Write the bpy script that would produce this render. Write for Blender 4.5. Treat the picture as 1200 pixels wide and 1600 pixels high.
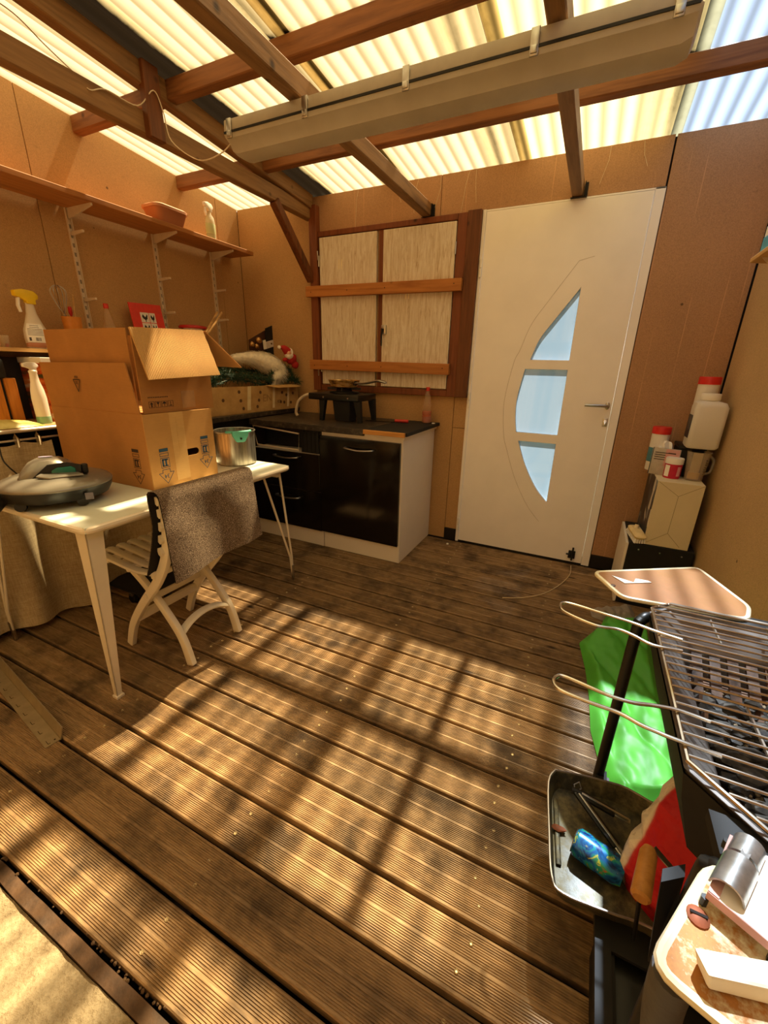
import bpy, bmesh, math, random
from mathutils import Vector as V, Matrix, noise as mnoise
for _o in list(bpy.data.objects): bpy.data.objects.remove(_o)
scene = bpy.context.scene
col = scene.collection
rnd = random.Random(11)

# ------------------------------------------------------------------ camera
YAW, PITCH, ROLL, FPX, CAM_H = -0.44478, 0.339355, 0.02329, 646.917, 1.27
_fw = V((math.sin(YAW)*math.cos(PITCH), math.cos(YAW)*math.cos(PITCH), -math.sin(PITCH)))
_rt = V((math.cos(YAW), -math.sin(YAW), 0)); _up = _rt.cross(_fw)
CR = _rt*math.cos(ROLL) + _up*math.sin(ROLL)
CU = -_rt*math.sin(ROLL) + _up*math.cos(ROLL)
cd = bpy.data.cameras.new('camera'); cam = bpy.data.objects.new('camera', cd); col.objects.link(cam)
cd.sensor_fit = 'VERTICAL'; cd.sensor_height = 36.0; cd.sensor_width = 27.0
cd.lens = 36.0*FPX/1600.0; cd.clip_start = 0.02; cd.clip_end = 500
m = Matrix.Identity(4)
for i in range(3):
    m[i][0] = CR[i]; m[i][1] = CU[i]; m[i][2] = -_fw[i]
m[2][3] = CAM_H
cam.matrix_world = m
scene.camera = cam

# ------------------------------------------------------------------ sky, sun, exposure
SUNV = V((0.03, 0.56, 1.0)).normalized()
w = bpy.data.worlds.new('world'); scene.world = w; w.use_nodes = True
wn = w.node_tree; bg = wn.nodes['Background']
sk = wn.nodes.new('ShaderNodeTexSky'); sk.sky_type = 'NISHITA'; sk.sun_disc = False
sk.sun_elevation = math.asin(SUNV.z); sk.sun_rotation = math.atan2(SUNV.x, SUNV.y)
sk.air_density = 1.0; sk.dust_density = 1.0; sk.ozone_density = 1.0
wn.links.new(sk.outputs[0], bg.inputs[0]); bg.inputs[1].default_value = 0.16
sl = bpy.data.lights.new('sun', 'SUN'); sl.energy = 25.0; sl.angle = math.radians(1.1); sl.color = (1.0, 0.94, 0.84)
so = bpy.data.objects.new('sun', sl); col.objects.link(so)
so.rotation_euler = (-SUNV).to_track_quat('-Z', 'Y').to_euler(); so.location = (0, 4, 8)
vs = scene.view_settings
vs.view_transform = 'Standard'; vs.look = 'None'; vs.gamma = 1.0; vs.use_curve_mapping = False
vs.exposure = 0.38

# ------------------------------------------------------------------ pixel -> point helpers (a pixel is only a direction; the plane it touches gives the distance)
def ray(px, py): return CR*((px-600)/FPX) + CU*(-(py-800)/FPX) + _fw
def az(px, py, zz):
    d = ray(px, py); t = (zz-CAM_H)/d.z; return V((0, 0, CAM_H)) + d*t
def ay(px, py, yy):
    d = ray(px, py); return V((0, 0, CAM_H)) + d*(yy/d.y)
def ax(px, py, xx):
    d = ray(px, py); return V((0, 0, CAM_H)) + d*(xx/d.x)

# ------------------------------------------------------------------ mesh builder
class MB:
    def __init__(s, xf=None): s.v = []; s.f = []; s.xf = xf or Matrix()
    def add(s, vs_, fs):
        b = len(s.v); s.v += [s.xf @ V(p) for p in vs_]; s.f += [tuple(b+i for i in f) for f in fs]; return s
    def box(s, x0, x1, y0, y1, z0, z1):
        return s.add([(x0,y0,z0),(x1,y0,z0),(x1,y1,z0),(x0,y1,z0),(x0,y0,z1),(x1,y0,z1),(x1,y1,z1),(x0,y1,z1)],
                     [(0,3,2,1),(4,5,6,7),(0,1,5,4),(1,2,6,5),(2,3,7,6),(3,0,4,7)])
    def hexa(s, b4, t4):
        return s.add(list(b4)+list(t4), [(0,3,2,1),(4,5,6,7),(0,1,5,4),(1,2,6,5),(2,3,7,6),(3,0,4,7)])
    def bar(s, a, b, w_, h_, up=(0,0,1), w2=None, h2=None):
        a = V(a); b = V(b); d = (b-a).normalized(); u = V(up); r = d.cross(u).normalized(); u = r.cross(d).normalized()
        w2 = w_ if w2 is None else w2; h2 = h_ if h2 is None else h2
        q = lambda c, ww, hh: [c-r*ww/2-u*hh/2, c+r*ww/2-u*hh/2, c+r*ww/2+u*hh/2, c-r*ww/2+u*hh/2]
        return s.add(q(a,w_,h_)+q(b,w2,h2), [(0,1,2,3),(7,6,5,4),(0,4,5,1),(1,5,6,2),(2,6,7,3),(3,7,4,0)])
    def tube(s, path, r, n=8, closed=False, flat=1.0):
        P = [V(p) for p in path]; N = len(P); vs_ = []; fs = []
        rs = r if isinstance(r, (list, tuple)) else [r]*N
        t0 = (P[1]-P[0]).normalized(); u = t0.orthogonal().normalized() if abs(t0.z) > .95 else V((0,0,1))
        for i in range(N):
            t = (P[(i+1) % N]-P[i-1]) if closed else (P[min(i+1,N-1)]-P[max(i-1,0)])
            t.normalize(); u = (u - t*u.dot(t))
            u = u.normalized() if u.length > 1e-6 else t.orthogonal().normalized()
            b = t.cross(u)
            for k in range(n):
                a = 2*math.pi*k/n; vs_.append(P[i] + (b*math.cos(a) + u*math.sin(a)*flat)*rs[i])
        for i in range(N if closed else N-1):
            j = (i+1) % N
            for k in range(n):
                l = (k+1) % n; fs.append((i*n+k, i*n+l, j*n+l, j*n+k))
        if not closed: fs += [tuple(range(n-1,-1,-1)), tuple((N-1)*n+k for k in range(n))]
        return s.add(vs_, fs)
    def lathe(s, prof, n=24, c=(0,0,0), sx=1, sy=1):
        vs_ = []; fs = []; c = V(c); N = len(prof)
        for r, z in prof:
            for k in range(n):
                a = 2*math.pi*k/n; vs_.append((c.x+r*math.cos(a)*sx, c.y+r*math.sin(a)*sy, c.z+z))
        for i in range(N-1):
            for k in range(n):
                l = (k+1) % n; fs.append((i*n+k, i*n+l, (i+1)*n+l, (i+1)*n+k))
        if prof[0][0] > 1e-6: fs.append(tuple(range(n-1,-1,-1)))
        if prof[-1][0] > 1e-6: fs.append(tuple((N-1)*n+k for k in range(n)))
        return s.add(vs_, fs)
    def prism(s, poly, ext):
        P = [V(p) for p in poly]; e = V(ext); n = len(P)
        return s.add(P+[p+e for p in P], [tuple(range(n-1,-1,-1)), tuple(range(n,2*n))]+[(i,(i+1)%n,n+(i+1)%n,n+i) for i in range(n)])
    def loft(s, rings, cap=True, closed=True):
        n = len(rings[0]); vs_ = [p for r in rings for p in r]; fs = []
        for i in range(len(rings)-1):
            for k in range(n if closed else n-1):
                l = (k+1) % n; fs.append((i*n+k, i*n+l, (i+1)*n+l, (i+1)*n+k))
        if cap and closed: fs += [tuple(range(n-1,-1,-1)), tuple((len(rings)-1)*n+k for k in range(n))]
        return s.add(vs_, fs)
    def grid(s, fn, nu, nv, thick=None):
        top = [V(fn(i/nu, j/nv)) for j in range(nv+1) for i in range(nu+1)]
        f = [(j*(nu+1)+i, j*(nu+1)+i+1, (j+1)*(nu+1)+i+1, (j+1)*(nu+1)+i) for j in range(nv) for i in range(nu)]
        if thick is None: return s.add(top, f)
        e = V(thick); n = len(top); bot = [p+e for p in top]
        f2 = [tuple(n+i for i in reversed(q)) for q in f]
        rim = [j for j in range(nu)] + [nu+(nu+1)*j for j in range(nv)] + [nv*(nu+1)+nu-j for j in range(nu)] + [(nv-j)*(nu+1) for j in range(nv)]
        f3 = [(rim[(k+1)%len(rim)], rim[k], n+rim[k], n+rim[(k+1)%len(rim)]) for k in range(len(rim))]
        return s.add(top+bot, f+f2+f3)
    def blob(s, c, r, sub=2, amp=.25, fr=3.0, seed=0, flat=(1,1,1)):
        bm = bmesh.new(); bmesh.ops.create_icosphere(bm, subdivisions=sub, radius=1)
        c = V(c); vs_ = []
        for v in bm.verts:
            k = 1 + amp*mnoise.noise(v.co*fr + V((seed*3.1, seed*1.7, seed)))
            vs_.append(c + V((v.co.x*flat[0], v.co.y*flat[1], v.co.z*flat[2]))*r*k)
        fs = [tuple(v.index for v in f.verts) for f in bm.faces]; bm.free()
        return s.add(vs_, fs)

def root_loc(o):
    p = V((0,0,0))
    while o: p += o.location; o = o.parent
    return p
def finish(me, name, mat, parent, origin, smooth, ang):
    o = bpy.data.objects.new(name, me); col.objects.link(o)
    org = root_loc(parent) if parent else V(origin if origin is not None else (0,0,0))
    me.transform(Matrix.Translation(-org))
    if parent: o.parent = parent
    else: o.location = org
    for mm in (mat if isinstance(mat, (list, tuple)) else [mat]): me.materials.append(mm)
    if smooth:
        me.polygons.foreach_set('use_smooth', [True]*len(me.polygons)); me.set_sharp_from_angle(angle=math.radians(ang))
    me.update(); return o
def build(mb, name, mat, parent=None, origin=None, smooth=True, ang=35, bevel=0, seg=2, midx=None):
    me = bpy.data.meshes.new(name); me.from_pydata([tuple(v) for v in mb.v], [], mb.f)
    if midx: me.polygons.foreach_set('material_index', [midx(f, mb) for f in mb.f])
    bm = bmesh.new(); bm.from_mesh(me); bmesh.ops.recalc_face_normals(bm, faces=bm.faces)
    if bevel:
        ed = [e for e in bm.edges if len(e.link_faces) == 2 and e.calc_face_angle(0) > math.radians(28)]
        bmesh.ops.bevel(bm, geom=ed, offset=bevel, segments=seg, profile=.5, affect='EDGES', clamp_overlap=True)
    bm.to_mesh(me); bm.free()
    return finish(me, name, mat, parent, origin, smooth, ang)
def eval_mesh(cu, mtx):
    o = bpy.data.objects.new('tmp', cu); col.objects.link(o)
    dg = bpy.context.evaluated_depsgraph_get(); dg.update()
    me = bpy.data.meshes.new_from_object(o.evaluated_get(dg)); bpy.data.objects.remove(o); bpy.data.curves.remove(cu)
    me.transform(mtx); return me
def frame(o, x, y):
    x = V(x).normalized(); y = V(y); zz = x.cross(y).normalized(); y = zz.cross(x)
    mm = Matrix.Identity(4)
    for i in range(3): mm[i][0] = x[i]; mm[i][1] = y[i]; mm[i][2] = zz[i]; mm[i][3] = o[i]
    return mm
def plate(loops, t, mtx, name, mat, parent=None, origin=None, bev=0):
    """flat plate with holes: loops of 2D points, extruded to thickness t about the frame's plane"""
    cu = bpy.data.curves.new('tmp', 'CURVE'); cu.dimensions = '2D'; cu.fill_mode = 'BOTH'; cu.extrude = t/2; cu.bevel_depth = bev
    for L in loops:
        sp = cu.splines.new('POLY'); sp.points.add(len(L)-1)
        for p, q in zip(sp.points, L): p.co = (q[0], q[1], 0, 1)
        sp.use_cyclic_u = True
    return finish(eval_mesh(cu, mtx), name, mat, parent, origin, False, 30)
def text(s, size, mtx, name, mat, parent, t=.0003, align='CENTER'):
    cu = bpy.data.curves.new('tmp', 'FONT'); cu.body = s; cu.size = size; cu.align_x = align; cu.align_y = 'CENTER'; cu.extrude = t
    cu.resolution_u = 3
    return finish(eval_mesh(cu, mtx), name, mat, parent, None, False, 30)
def thing(name, label, cat, loc, group=None):
    o = bpy.data.objects.new(name, None); col.objects.link(o); o.location = loc; o.empty_display_size = .05
    return tag(o, label, cat, group)
def tag(o, label, cat, group=None, kind=None):
    if label: o['label'] = label
    if cat: o['category'] = cat
    if group: o['group'] = group
    if kind: o['kind'] = kind
    return o
def struct(o, label=None):
    o['kind'] = 'structure'
    if label: o['label'] = label
    return o
def lerp(a, b, t): return a + (b-a)*t
def poly_at(P, t):
    """point at parameter t on polyline P"""
    n = len(P)-1; k = min(int(t*n), n-1); return V(P[k]).lerp(V(P[k+1]), t*n-k)
def smooth_path(P, n=6):
    P = [V(p) for p in P]; out = []
    for i in range(len(P)-1):
        p0 = P[max(i-1,0)]; p1 = P[i]; p2 = P[i+1]; p3 = P[min(i+2,len(P)-1)]
        for k in range(n):
            t = k/n
            out.append(.5*((2*p1)+(p2-p0)*t+(2*p0-5*p1+4*p2-p3)*t*t+(3*p1-p0-3*p2+p3)*t**3))
    return out+[P[-1]]
def rotz(a, c): return Matrix.Translation(V(c)) @ Matrix.Rotation(a, 4, 'Z')

# ------------------------------------------------------------------ materials
def C(h):
    h = h.lstrip('#'); v = [int(h[i:i+2], 16)/255 for i in (0,2,4)]
    return tuple(x/12.92 if x <= .04045 else ((x+.055)/1.055)**2.4 for x in v)+(1,)
class NT:
    def __init__(s, name):
        s.m = bpy.data.materials.new(name); s.m.use_nodes = True; s.t = s.m.node_tree; s.b = s.t.nodes['Principled BSDF']; s.out = s.t.nodes['Material Output']
    def n(s, typ, **kw):
        x = s.t.nodes.new('ShaderNode'+typ)
        for k, v in kw.items(): setattr(x, k, v)
        return x
    def l(s, a, b): s.t.links.new(a, b)
    def coord(s, scale=(1,1,1), rot=(0,0,0), kind='Object', rand=0):
        tc = s.n('TexCoord'); mp = s.n('Mapping'); mp.inputs['Scale'].default_value = scale; mp.inputs['Rotation'].default_value = rot
        s.l(tc.outputs[kind], mp.inputs[0])
        if rand:
            oi = s.n('ObjectInfo'); mu = s.n('Math', operation='MULTIPLY'); mu.inputs[1].default_value = rand
            s.l(oi.outputs['Random'], mu.inputs[0]); s.l(mu.outputs[0], mp.inputs['Location'])
        return mp.outputs[0]
    def noise(s, vec, scale, detail=3, rough=.55, dist=0):
        x = s.n('TexNoise'); x.inputs['Scale'].default_value = scale; x.inputs['Detail'].default_value = detail
        x.inputs['Roughness'].default_value = rough; x.inputs['Distortion'].default_value = dist; s.l(vec, x.inputs['Vector']); return x.outputs[0]
    def ramp(s, fac, stops, interp='LINEAR'):
        x = s.n('ValToRGB'); e = x.color_ramp.elements; x.color_ramp.interpolation = interp
        while len(e) < len(stops): e.new(.5)
        for q, (p, c_) in zip(e, stops): q.position = p; q.color = c_ if len(c_) == 4 else tuple(c_)+(1,)
        s.l(fac, x.inputs[0]); return x.outputs[0]
    def mix(s, fac, a, b, mode='MIX'):
        x = s.n('Mix', data_type='RGBA', blend_type=mode)
        for sock, v in ((x.inputs[0], fac), (x.inputs[6], a), (x.inputs[7], b)):
            if hasattr(v, 'links'): s.l(v, sock)
            else: sock.default_value = v
        return x.outputs[2]
    def math(s, op, a, b=0.0, clamp=False):
        x = s.n('Math', operation=op); x.use_clamp = clamp
        for sock, v in ((x.inputs[0], a), (x.inputs[1], b)):
            if hasattr(v, 'links'): s.l(v, sock)
            else: sock.default_value = v
        return x.outputs[0]
    def bump(s, h, strength=.3, dist=.01):
        x = s.n('Bump'); x.inputs['Strength'].default_value = strength; x.inputs['Distance'].default_value = dist
        s.l(h, x.inputs['Height']); s.l(x.outputs[0], s.b.inputs['Normal'])
    def set(s, rough=.5, metal=0, spec=.5):
        s.b.inputs['Roughness'].default_value = rough; s.b.inputs['Metallic'].default_value = metal; s.b.inputs['Specular IOR Level'].default_value = spec
def dim(c, k): return (c[0]*k, c[1]*k, c[2]*k, 1)
def mat(name, c, rough=.5, metal=0, var=.12, scale=25, bump=0, c2=None, stretch=(1,1,1), spec=.4, bscale=None, rand=0, bdist=.004):
    t = NT(name); t.set(rough, metal, spec); c = C(c)
    co = t.coord(stretch, rand=rand); nz = t.noise(co, scale)
    t.l(t.ramp(nz, [(.3, dim(c, 1-var)), (.7, C(c2) if c2 else dim(c, 1+var))]), t.b.inputs['Base Color'])
    if bump: t.bump(t.noise(co, bscale or scale*3, 4), bump, bdist)
    return t.m
def wood(name, c, cd_, axis=0, rough=.6, fine=60, rand=0, knots=True, bump=.15):
    t = NT(name); t.set(rough, 0, .3); st = [7,7,7]; st[axis] = .55
    co = t.coord(tuple(st), rand=rand)
    a = t.noise(co, 3.0, 5, .6, 1.2); b = t.noise(co, fine/7, 3, .6)
    col_ = t.ramp(a, [(.28, C(cd_)), (.5, C(c)), (.75, dim(C(c), 1.15))])
    col_ = t.mix(.35, col_, t.ramp(b, [(.3, dim(C(cd_), .9)), (.6, C(c))]))
    if knots:
        co2 = t.coord((1,1,1), rand=rand); vo = t.n('TexVoronoi'); vo.inputs['Scale'].default_value = 5.5; t.l(co2, vo.inputs['Vector'])
        k = t.ramp(vo.outputs['Distance'], [(.03, (1,1,1)), (.10, (0,0,0))]); col_ = t.mix(k, col_, dim(C(cd_), .45))
    t.l(col_, t.b.inputs['Base Color']); t.bump(b, bump, .003); return t.m
def clear(name, c, tr=.75, rough=.15):
    """thin clear plastic or glass: mostly straight-through, a little gloss"""
    t = NT(name); tp = t.n('BsdfTransparent'); tp.inputs[0].default_value = C(c)
    t.b.inputs['Base Color'].default_value = C(c); t.set(rough, 0, .5)
    mx = t.n('MixShader'); mx.inputs[0].default_value = 1-tr
    t.l(tp.outputs[0], mx.inputs[1]); t.l(t.b.outputs[0], mx.inputs[2]); t.l(mx.outputs[0], t.out.inputs[0]); return t.m
def milky(name, c, tl=.5, rough=.35, clearness=0.0):
    t = NT(name); t.b.inputs['Base Color'].default_value = C(c); t.set(rough, 0, .4)
    tr = t.n('BsdfTranslucent'); tr.inputs[0].default_value = C(c)
    mx = t.n('MixShader'); mx.inputs[0].default_value = tl
    t.l(t.b.outputs[0], mx.inputs[1]); t.l(tr.outputs[0], mx.inputs[2]); o = mx.outputs[0]
    if clearness:
        tp = t.n('BsdfTransparent'); tp.inputs[0].default_value = C(c); m2 = t.n('MixShader'); m2.inputs[0].default_value = clearness
        t.l(o, m2.inputs[1]); t.l(tp.outputs[0], m2.inputs[2]); o = m2.outputs[0]
    t.l(o, t.out.inputs[0]); return t.m

XL, XR, YB, YF = -2.74, 0.637, 2.94, -1.5      # room: left wall, right wall, back wall, open side
def roof_z(y): return 2.405 + 0.082*(YB-y)
# ------------------------------------------------------------------ setting materials
def particle(name, c, lines=False, k=1.0):
    t = NT(name); t.set(.75, 0, .25); co = t.coord()
    a = t.noise(co, 2.2, 3, .5); b = t.noise(co, 260, 2, .7); d = t.noise(co, 60, 3, .6)
    cc = C(c)
    base = t.ramp(a, [(.3, dim(cc, .82)), (.7, dim(cc, 1.12))])
    base = t.mix(.5, base, t.ramp(b, [(.3, dim(cc, .62)), (.7, dim(cc, 1.35))]))
    base = t.mix(t.ramp(d, [(.62, (0,0,0)), (.75, (.35,.35,.35))]), base, dim(cc, .5))
    vo = t.n('TexVoronoi'); vo.inputs['Scale'].default_value = 3.4; t.l(co, vo.inputs['Vector'])
    base = t.mix(t.ramp(vo.outputs['Distance'], [(.018, (1,1,1)), (.03, (0,0,0))]), base, dim(cc, .3))   # screw heads and small holes
    if lines:
        sx = t.n('SeparateXYZ'); t.l(co, sx.inputs[0])
        s_ = t.math('FRACT', t.math('MULTIPLY', sx.outputs[0], 14.0)); wv = t.math('ABSOLUTE', t.math('SUBTRACT', s_, .5))
        ln = t.ramp(wv, [(.0, (1,1,1)), (.035, (0,0,0))])
        nn = t.ramp(t.noise(t.coord((9,1,.8)), 2.0, 2), [(.5, (0,0,0)), (.62, (.5,.5,.5))])
        base = t.mix(t.mix(1, ln, nn, 'MULTIPLY'), base, dim(cc, 2.0))
    t.l(base, t.b.inputs['Base Color']); t.bump(b, .12, .002); return t.m
M_PART = particle('particleboard', '#b8905f'); M_PARTB = particle('particleboard_lined', '#b08660', True); M_PARTR = particle('particleboard_pale', '#c6a67a')
M_DARK = mat('dark_gap', '#1b130e', .9); M_BLACKBASE = mat('black_baseboard', '#17120f', .5)
M_BEAM = wood('beam_wood', '#8f6a42', '#5c4026', 1); M_BEAMX = wood('purlin_wood', '#8a5a34', '#5a331c', 0)
M_FRAMEW = wood('stained_frame_wood', '#7d4526', '#522a16', 2, .5); M_POSTW = wood('dark_post_wood', '#6e4020', '#40220f', 2, .55)
M_BATTEN = wood('batten_pine', '#b4753a', '#8a4f22', 0, .55)
M_WHITE = mat('white_paint', '#f4eee6', .35, 0, .03, 5); M_WHITEPL = mat('white_plastic', '#ece6da', .4, 0, .03, 10)
M_STEEL = mat('brushed_steel', '#b9b6b0', .3, 1, .08, 40); M_DKMETAL = mat('dark_metal', '#2b2927', .45, .7, .2, 30)
M_BLACKPL = mat('black_plastic', '#15140f', .38, 0, .2, 30); M_BLACKMAT = mat('black_matte', '#161513', .7, 0, .2, 30)
M_CHROME = mat('chrome', '#d5d2cc', .18, 1, .04, 20)

# ------------------------------------------------------------------ floor: deck of grooved boards
def deck_mat():
    t = NT('deck_wood'); t.set(.62, 0, .35)
    co = t.coord((.7, 9, 9), rand=40); a = t.noise(co, 3.2, 5, .62, .8); fine = t.noise(t.coord((6, 60, 60), rand=40), 4, 4, .65)
    co2 = t.coord((1,1,1), rand=40); blot = t.noise(co2, 5.5, 4, .62)
    c = t.ramp(a, [(.25, C('#5c4630')), (.5, C('#8f724e')), (.78, C('#b89a72'))])
    c = t.mix(.4, c, t.ramp(fine, [(.3, C('#3f2a18')), (.65, C('#b8966a'))]))
    c = t.mix(t.ramp(blot, [(.46, (0,0,0)), (.68, (.8,.8,.8))]), c, C('#382a1e'))
    vo = t.n('TexVoronoi'); vo.inputs['Scale'].default_value = 3.1; t.l(t.coord((.8,2.2,1), rand=40), vo.inputs['Vector'])
    c = t.mix(t.ramp(vo.outputs['Distance'], [(.03, (.9,.9,.9)), (.085, (0,0,0))]), c, C('#2d1a0d'))
    oi = t.n('ObjectInfo'); hv = t.n('HueSaturation'); t.l(c, hv.inputs['Color']); t.l(t.math('ADD', t.math('MULTIPLY', oi.outputs['Random'], .35), .82), hv.inputs['Value'])
    t.l(hv.outputs[0], t.b.inputs['Base Color']); t.l(t.ramp(blot, [(.3, (.5,.5,.5)), (.7, (.75,.75,.75))]), t.b.inputs['Roughness'])
    t.bump(fine, .25, .004); return t.m
M_DECK = deck_mat()
floor = bpy.data.objects.new('floor', None); col.objects.link(floor); struct(floor)
BW, PITCH_B, Y0 = .1285, .1415, .2365
prof = [(0, -.027), (0, -.003), (.003, 0)]; y = .008
for grp in range(2):
    for g in range(11):
        prof += [(y, 0), (y+.0008, -.0023), (y+.0024, -.0023), (y+.0032, 0)]; y += .0050
    y += .0055
y = 0
prof += [(BW-.003, 0), (BW, -.003), (BW, -.027)]
mb = MB(); n = len(prof); xs = [XL+.004, XR-.004]
mb.add([(x, p[0], p[1]) for x in xs for p in prof], [(i, i+1, n+i+1, n+i) for i in range(n-1)]+[(n-1, 0, n, 2*n-1), tuple(range(n)), tuple(range(2*n-1, n-1, -1))])
proto = build(mb, 'plank', M_DECK, floor, smooth=False)
screw = MB().lathe([(.0, -.0035), (.0016, -.0035), (.0022, -.0006), (.0046, .0009), (.0052, -.001)], 10)
M_SCREW = mat('pale_screw', '#b9a67c', .4, .5, .1, 60)
sproto = build(screw, 'screw', M_SCREW, floor)
nb = 0; ns = 0
yb = Y0
while yb < YB-.02:
    o = proto if nb == 0 else proto.copy()
    if nb: col.objects.link(o); o.parent = floor
    o.location = (0, yb, rnd.uniform(-.0015, .0015))
    for sx_ in (-1.42, -.715, -.056):
        for k in (.036, .098):
            s_ = sproto if ns == 0 else sproto.copy()
            if ns: col.objects.link(s_); s_.parent = floor
            s_.location = (sx_+rnd.uniform(-.012, .012), yb+k+rnd.uniform(-.004, .004), 0); ns += 1
    yb += PITCH_B; nb += 1
for jx in (-2.4, -1.42, -.715, -.056, .55):
    build(MB().box(jx-.03, jx+.03, Y0+.01, YB, -.10, -.03), 'joist', M_DARK, floor, smooth=False)
build(MB().box(XL, XR, Y0, YB, -.14, -.12), 'subfloor', M_DARK, floor, smooth=False)
# concrete slab in front of the deck, metal edging strip between
def concrete():
    t = NT('rough_concrete'); t.set(.9, 0, .2); co = t.coord(); a = t.noise(co, 6, 5, .65); b = t.noise(co, 70, 4, .7)
    c = t.mix(.45, t.ramp(a, [(.3, C('#7d6c52')), (.7, C('#a39476'))]), t.ramp(b, [(.3, C('#66573f')), (.7, C('#b3a588'))]))
    t.l(c, t.b.inputs['Base Color']); t.bump(t.mix(.4, a, b), .9, .02); return t.m
def cpw(a, b, c_, d_, t): return lerp(a, b, t/.15) if t < .15 else (lerp(b, c_, (t-.15)/.7) if t < .85 else lerp(c_, d_, (t-.85)/.15))
def cfn(u, v):
    x, y = cpw(-3.2, -1.35, -.45, 1.2, u), (lerp(-2.5, -.12, v/.2) if v < .2 else lerp(-.12, .195, (v-.2)/.8)); q = V((x, y, 0))
    return (x, y, -.016+.006*mnoise.noise(q*7)+.004*mnoise.noise(q*26)+.0025*abs(mnoise.noise(q*70)))
mb = MB().grid(cfn, 240, 120, (0,0,-.15))
struct(build(mb, 'ground', concrete()))
M_RUST = mat('brown_edging', '#4a3420', .7, .1, .45, 25, .4)
struct(build(MB().grid(lambda u, v: (lerp(XL, XR, u), lerp(.197, .2245, v)+.003*mnoise.noise(V((u*25, 0, 2))), -.006+.0025*mnoise.noise(V((u*40, v, 1)))), 90, 2, (0,0,-.05)), 'trim_1', M_RUST))
mb = MB()
for k in range(90):
    mb.blob((rnd.uniform(-1.6, .3), rnd.uniform(.226, .236), -.010+rnd.uniform(0, .006)), rnd.uniform(.002, .005), 1, .5, 2, k)
build(mb, 'gap_debris', mat('gravel_debris', '#4f3a24', .9, 0, .5, 40), floor)['kind'] = 'stuff'
M_GRASS = mat('outside_ground', '#8d8a6a', .95, 0, .25, 2)
struct(build(MB().box(-60, 60, -60, 60, -.34, -.22), 'ground_outside', M_GRASS, smooth=False))

# ------------------------------------------------------------------ walls
def panel(parent, m_, poly, ext):
    return build(MB().prism(poly, ext), 'panel', m_, parent, smooth=False, bevel=.0015, seg=1)
DX0, DX1, DZ = -.775, .168, 2.172
mb = MB().box(XL-.05, DX0, YB+.012, YB+.06, -.1, 2.385).box(DX1, XR+.05, YB+.012, YB+.06, -.1, 2.385).box(DX0, DX1, YB+.012, YB+.06, DZ, 2.385)
wall_back = struct(build(mb, 'wall_back', M_DARK, smooth=False))
for m_, x0, x1, z0, z1 in ((M_PART, XL+.002, -2.032, 0, 2.392), (M_PARTB, -2.028, -1.056, 2.168, 2.392), (M_PARTB, -1.053, .163, 2.176, 2.392), (M_PARTB, .172, XR-.006, .088, 2.392),
                           (M_PART, -2.028, -.872, .0, 1.082), (M_PART, -.869, DX0-.002, .862, 1.082), (M_PART, -.869, DX0-.002, .088, .859)):
    panel(wall_back, m_, [(x0, YB, z0), (x1, YB, z0), (x1, YB, z1), (x0, YB, z1)], (0, .012, 0))
mb = MB().prism([(XL-.055, YF, -.2), (XL-.055, YB+.06, -.2), (XL-.055, YB+.06, roof_z(YB+.06)-.03), (XL-.055, YF, roof_z(YF)-.03)], (.043, 0, 0))
wall_left = struct(build(mb, 'wall_left', M_DARK, smooth=False))
for y0, y1 in ((YF, .27), (.273, 1.502), (1.505, 2.72), (2.723, YB)):
    panel(wall_left, M_PART, [(XL, y0, -.05), (XL, y1, -.05), (XL, y1, roof_z(y1)-.012), (XL, y0, roof_z(y0)-.012)], (-.012, 0, 0))
mb = MB().prism([(XR+.012, YF, -.2), (XR+.012, YB+.06, -.2), (XR+.012, YB+.06, roof_z(YB+.06)-.03), (XR+.012, YF, roof_z(YF)-.03)], (.043, 0, 0))
wall_right = struct(build(mb, 'wall_right', M_DARK, smooth=False))
for y0, y1 in ((YF, .4), (.403, 1.65), (1.653, 2.926)):
    panel(wall_right, M_PARTR, [(XR, y0, -.05), (XR, y1, -.05), (XR, y1, roof_z(y1)-.012), (XR, y0, roof_z(y0)-.012)], (.012, 0, 0))
struct(build(MB().box(-.87, DX0-.004, YB-.012, YB+.012, 0, .088).box(DX1+.003, XR, YB-.012, YB+.012, 0, .088), 'baseboard_back', M_BLACKBASE, smooth=False))
wall_front_added = struct(build(MB().box(XL-.05, XR+.05, YF-.07, YF-.012, -.2, roof_z(YF)+.05), 'wall_front_added', M_DARK, smooth=False))  # added unseen wall behind the camera, keeps blue sky fill out
for x0, x1 in ((XL, -1.52), (-1.517, -.30), (-.297, XR)): panel(wall_front_added, M_PARTR, [(x0, YF-.012, -.05), (x1, YF-.012, -.05), (x1, YF-.012, roof_z(YF)-.012), (x0, YF-.012, roof_z(YF)-.012)], (0, .012, 0))

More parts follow.
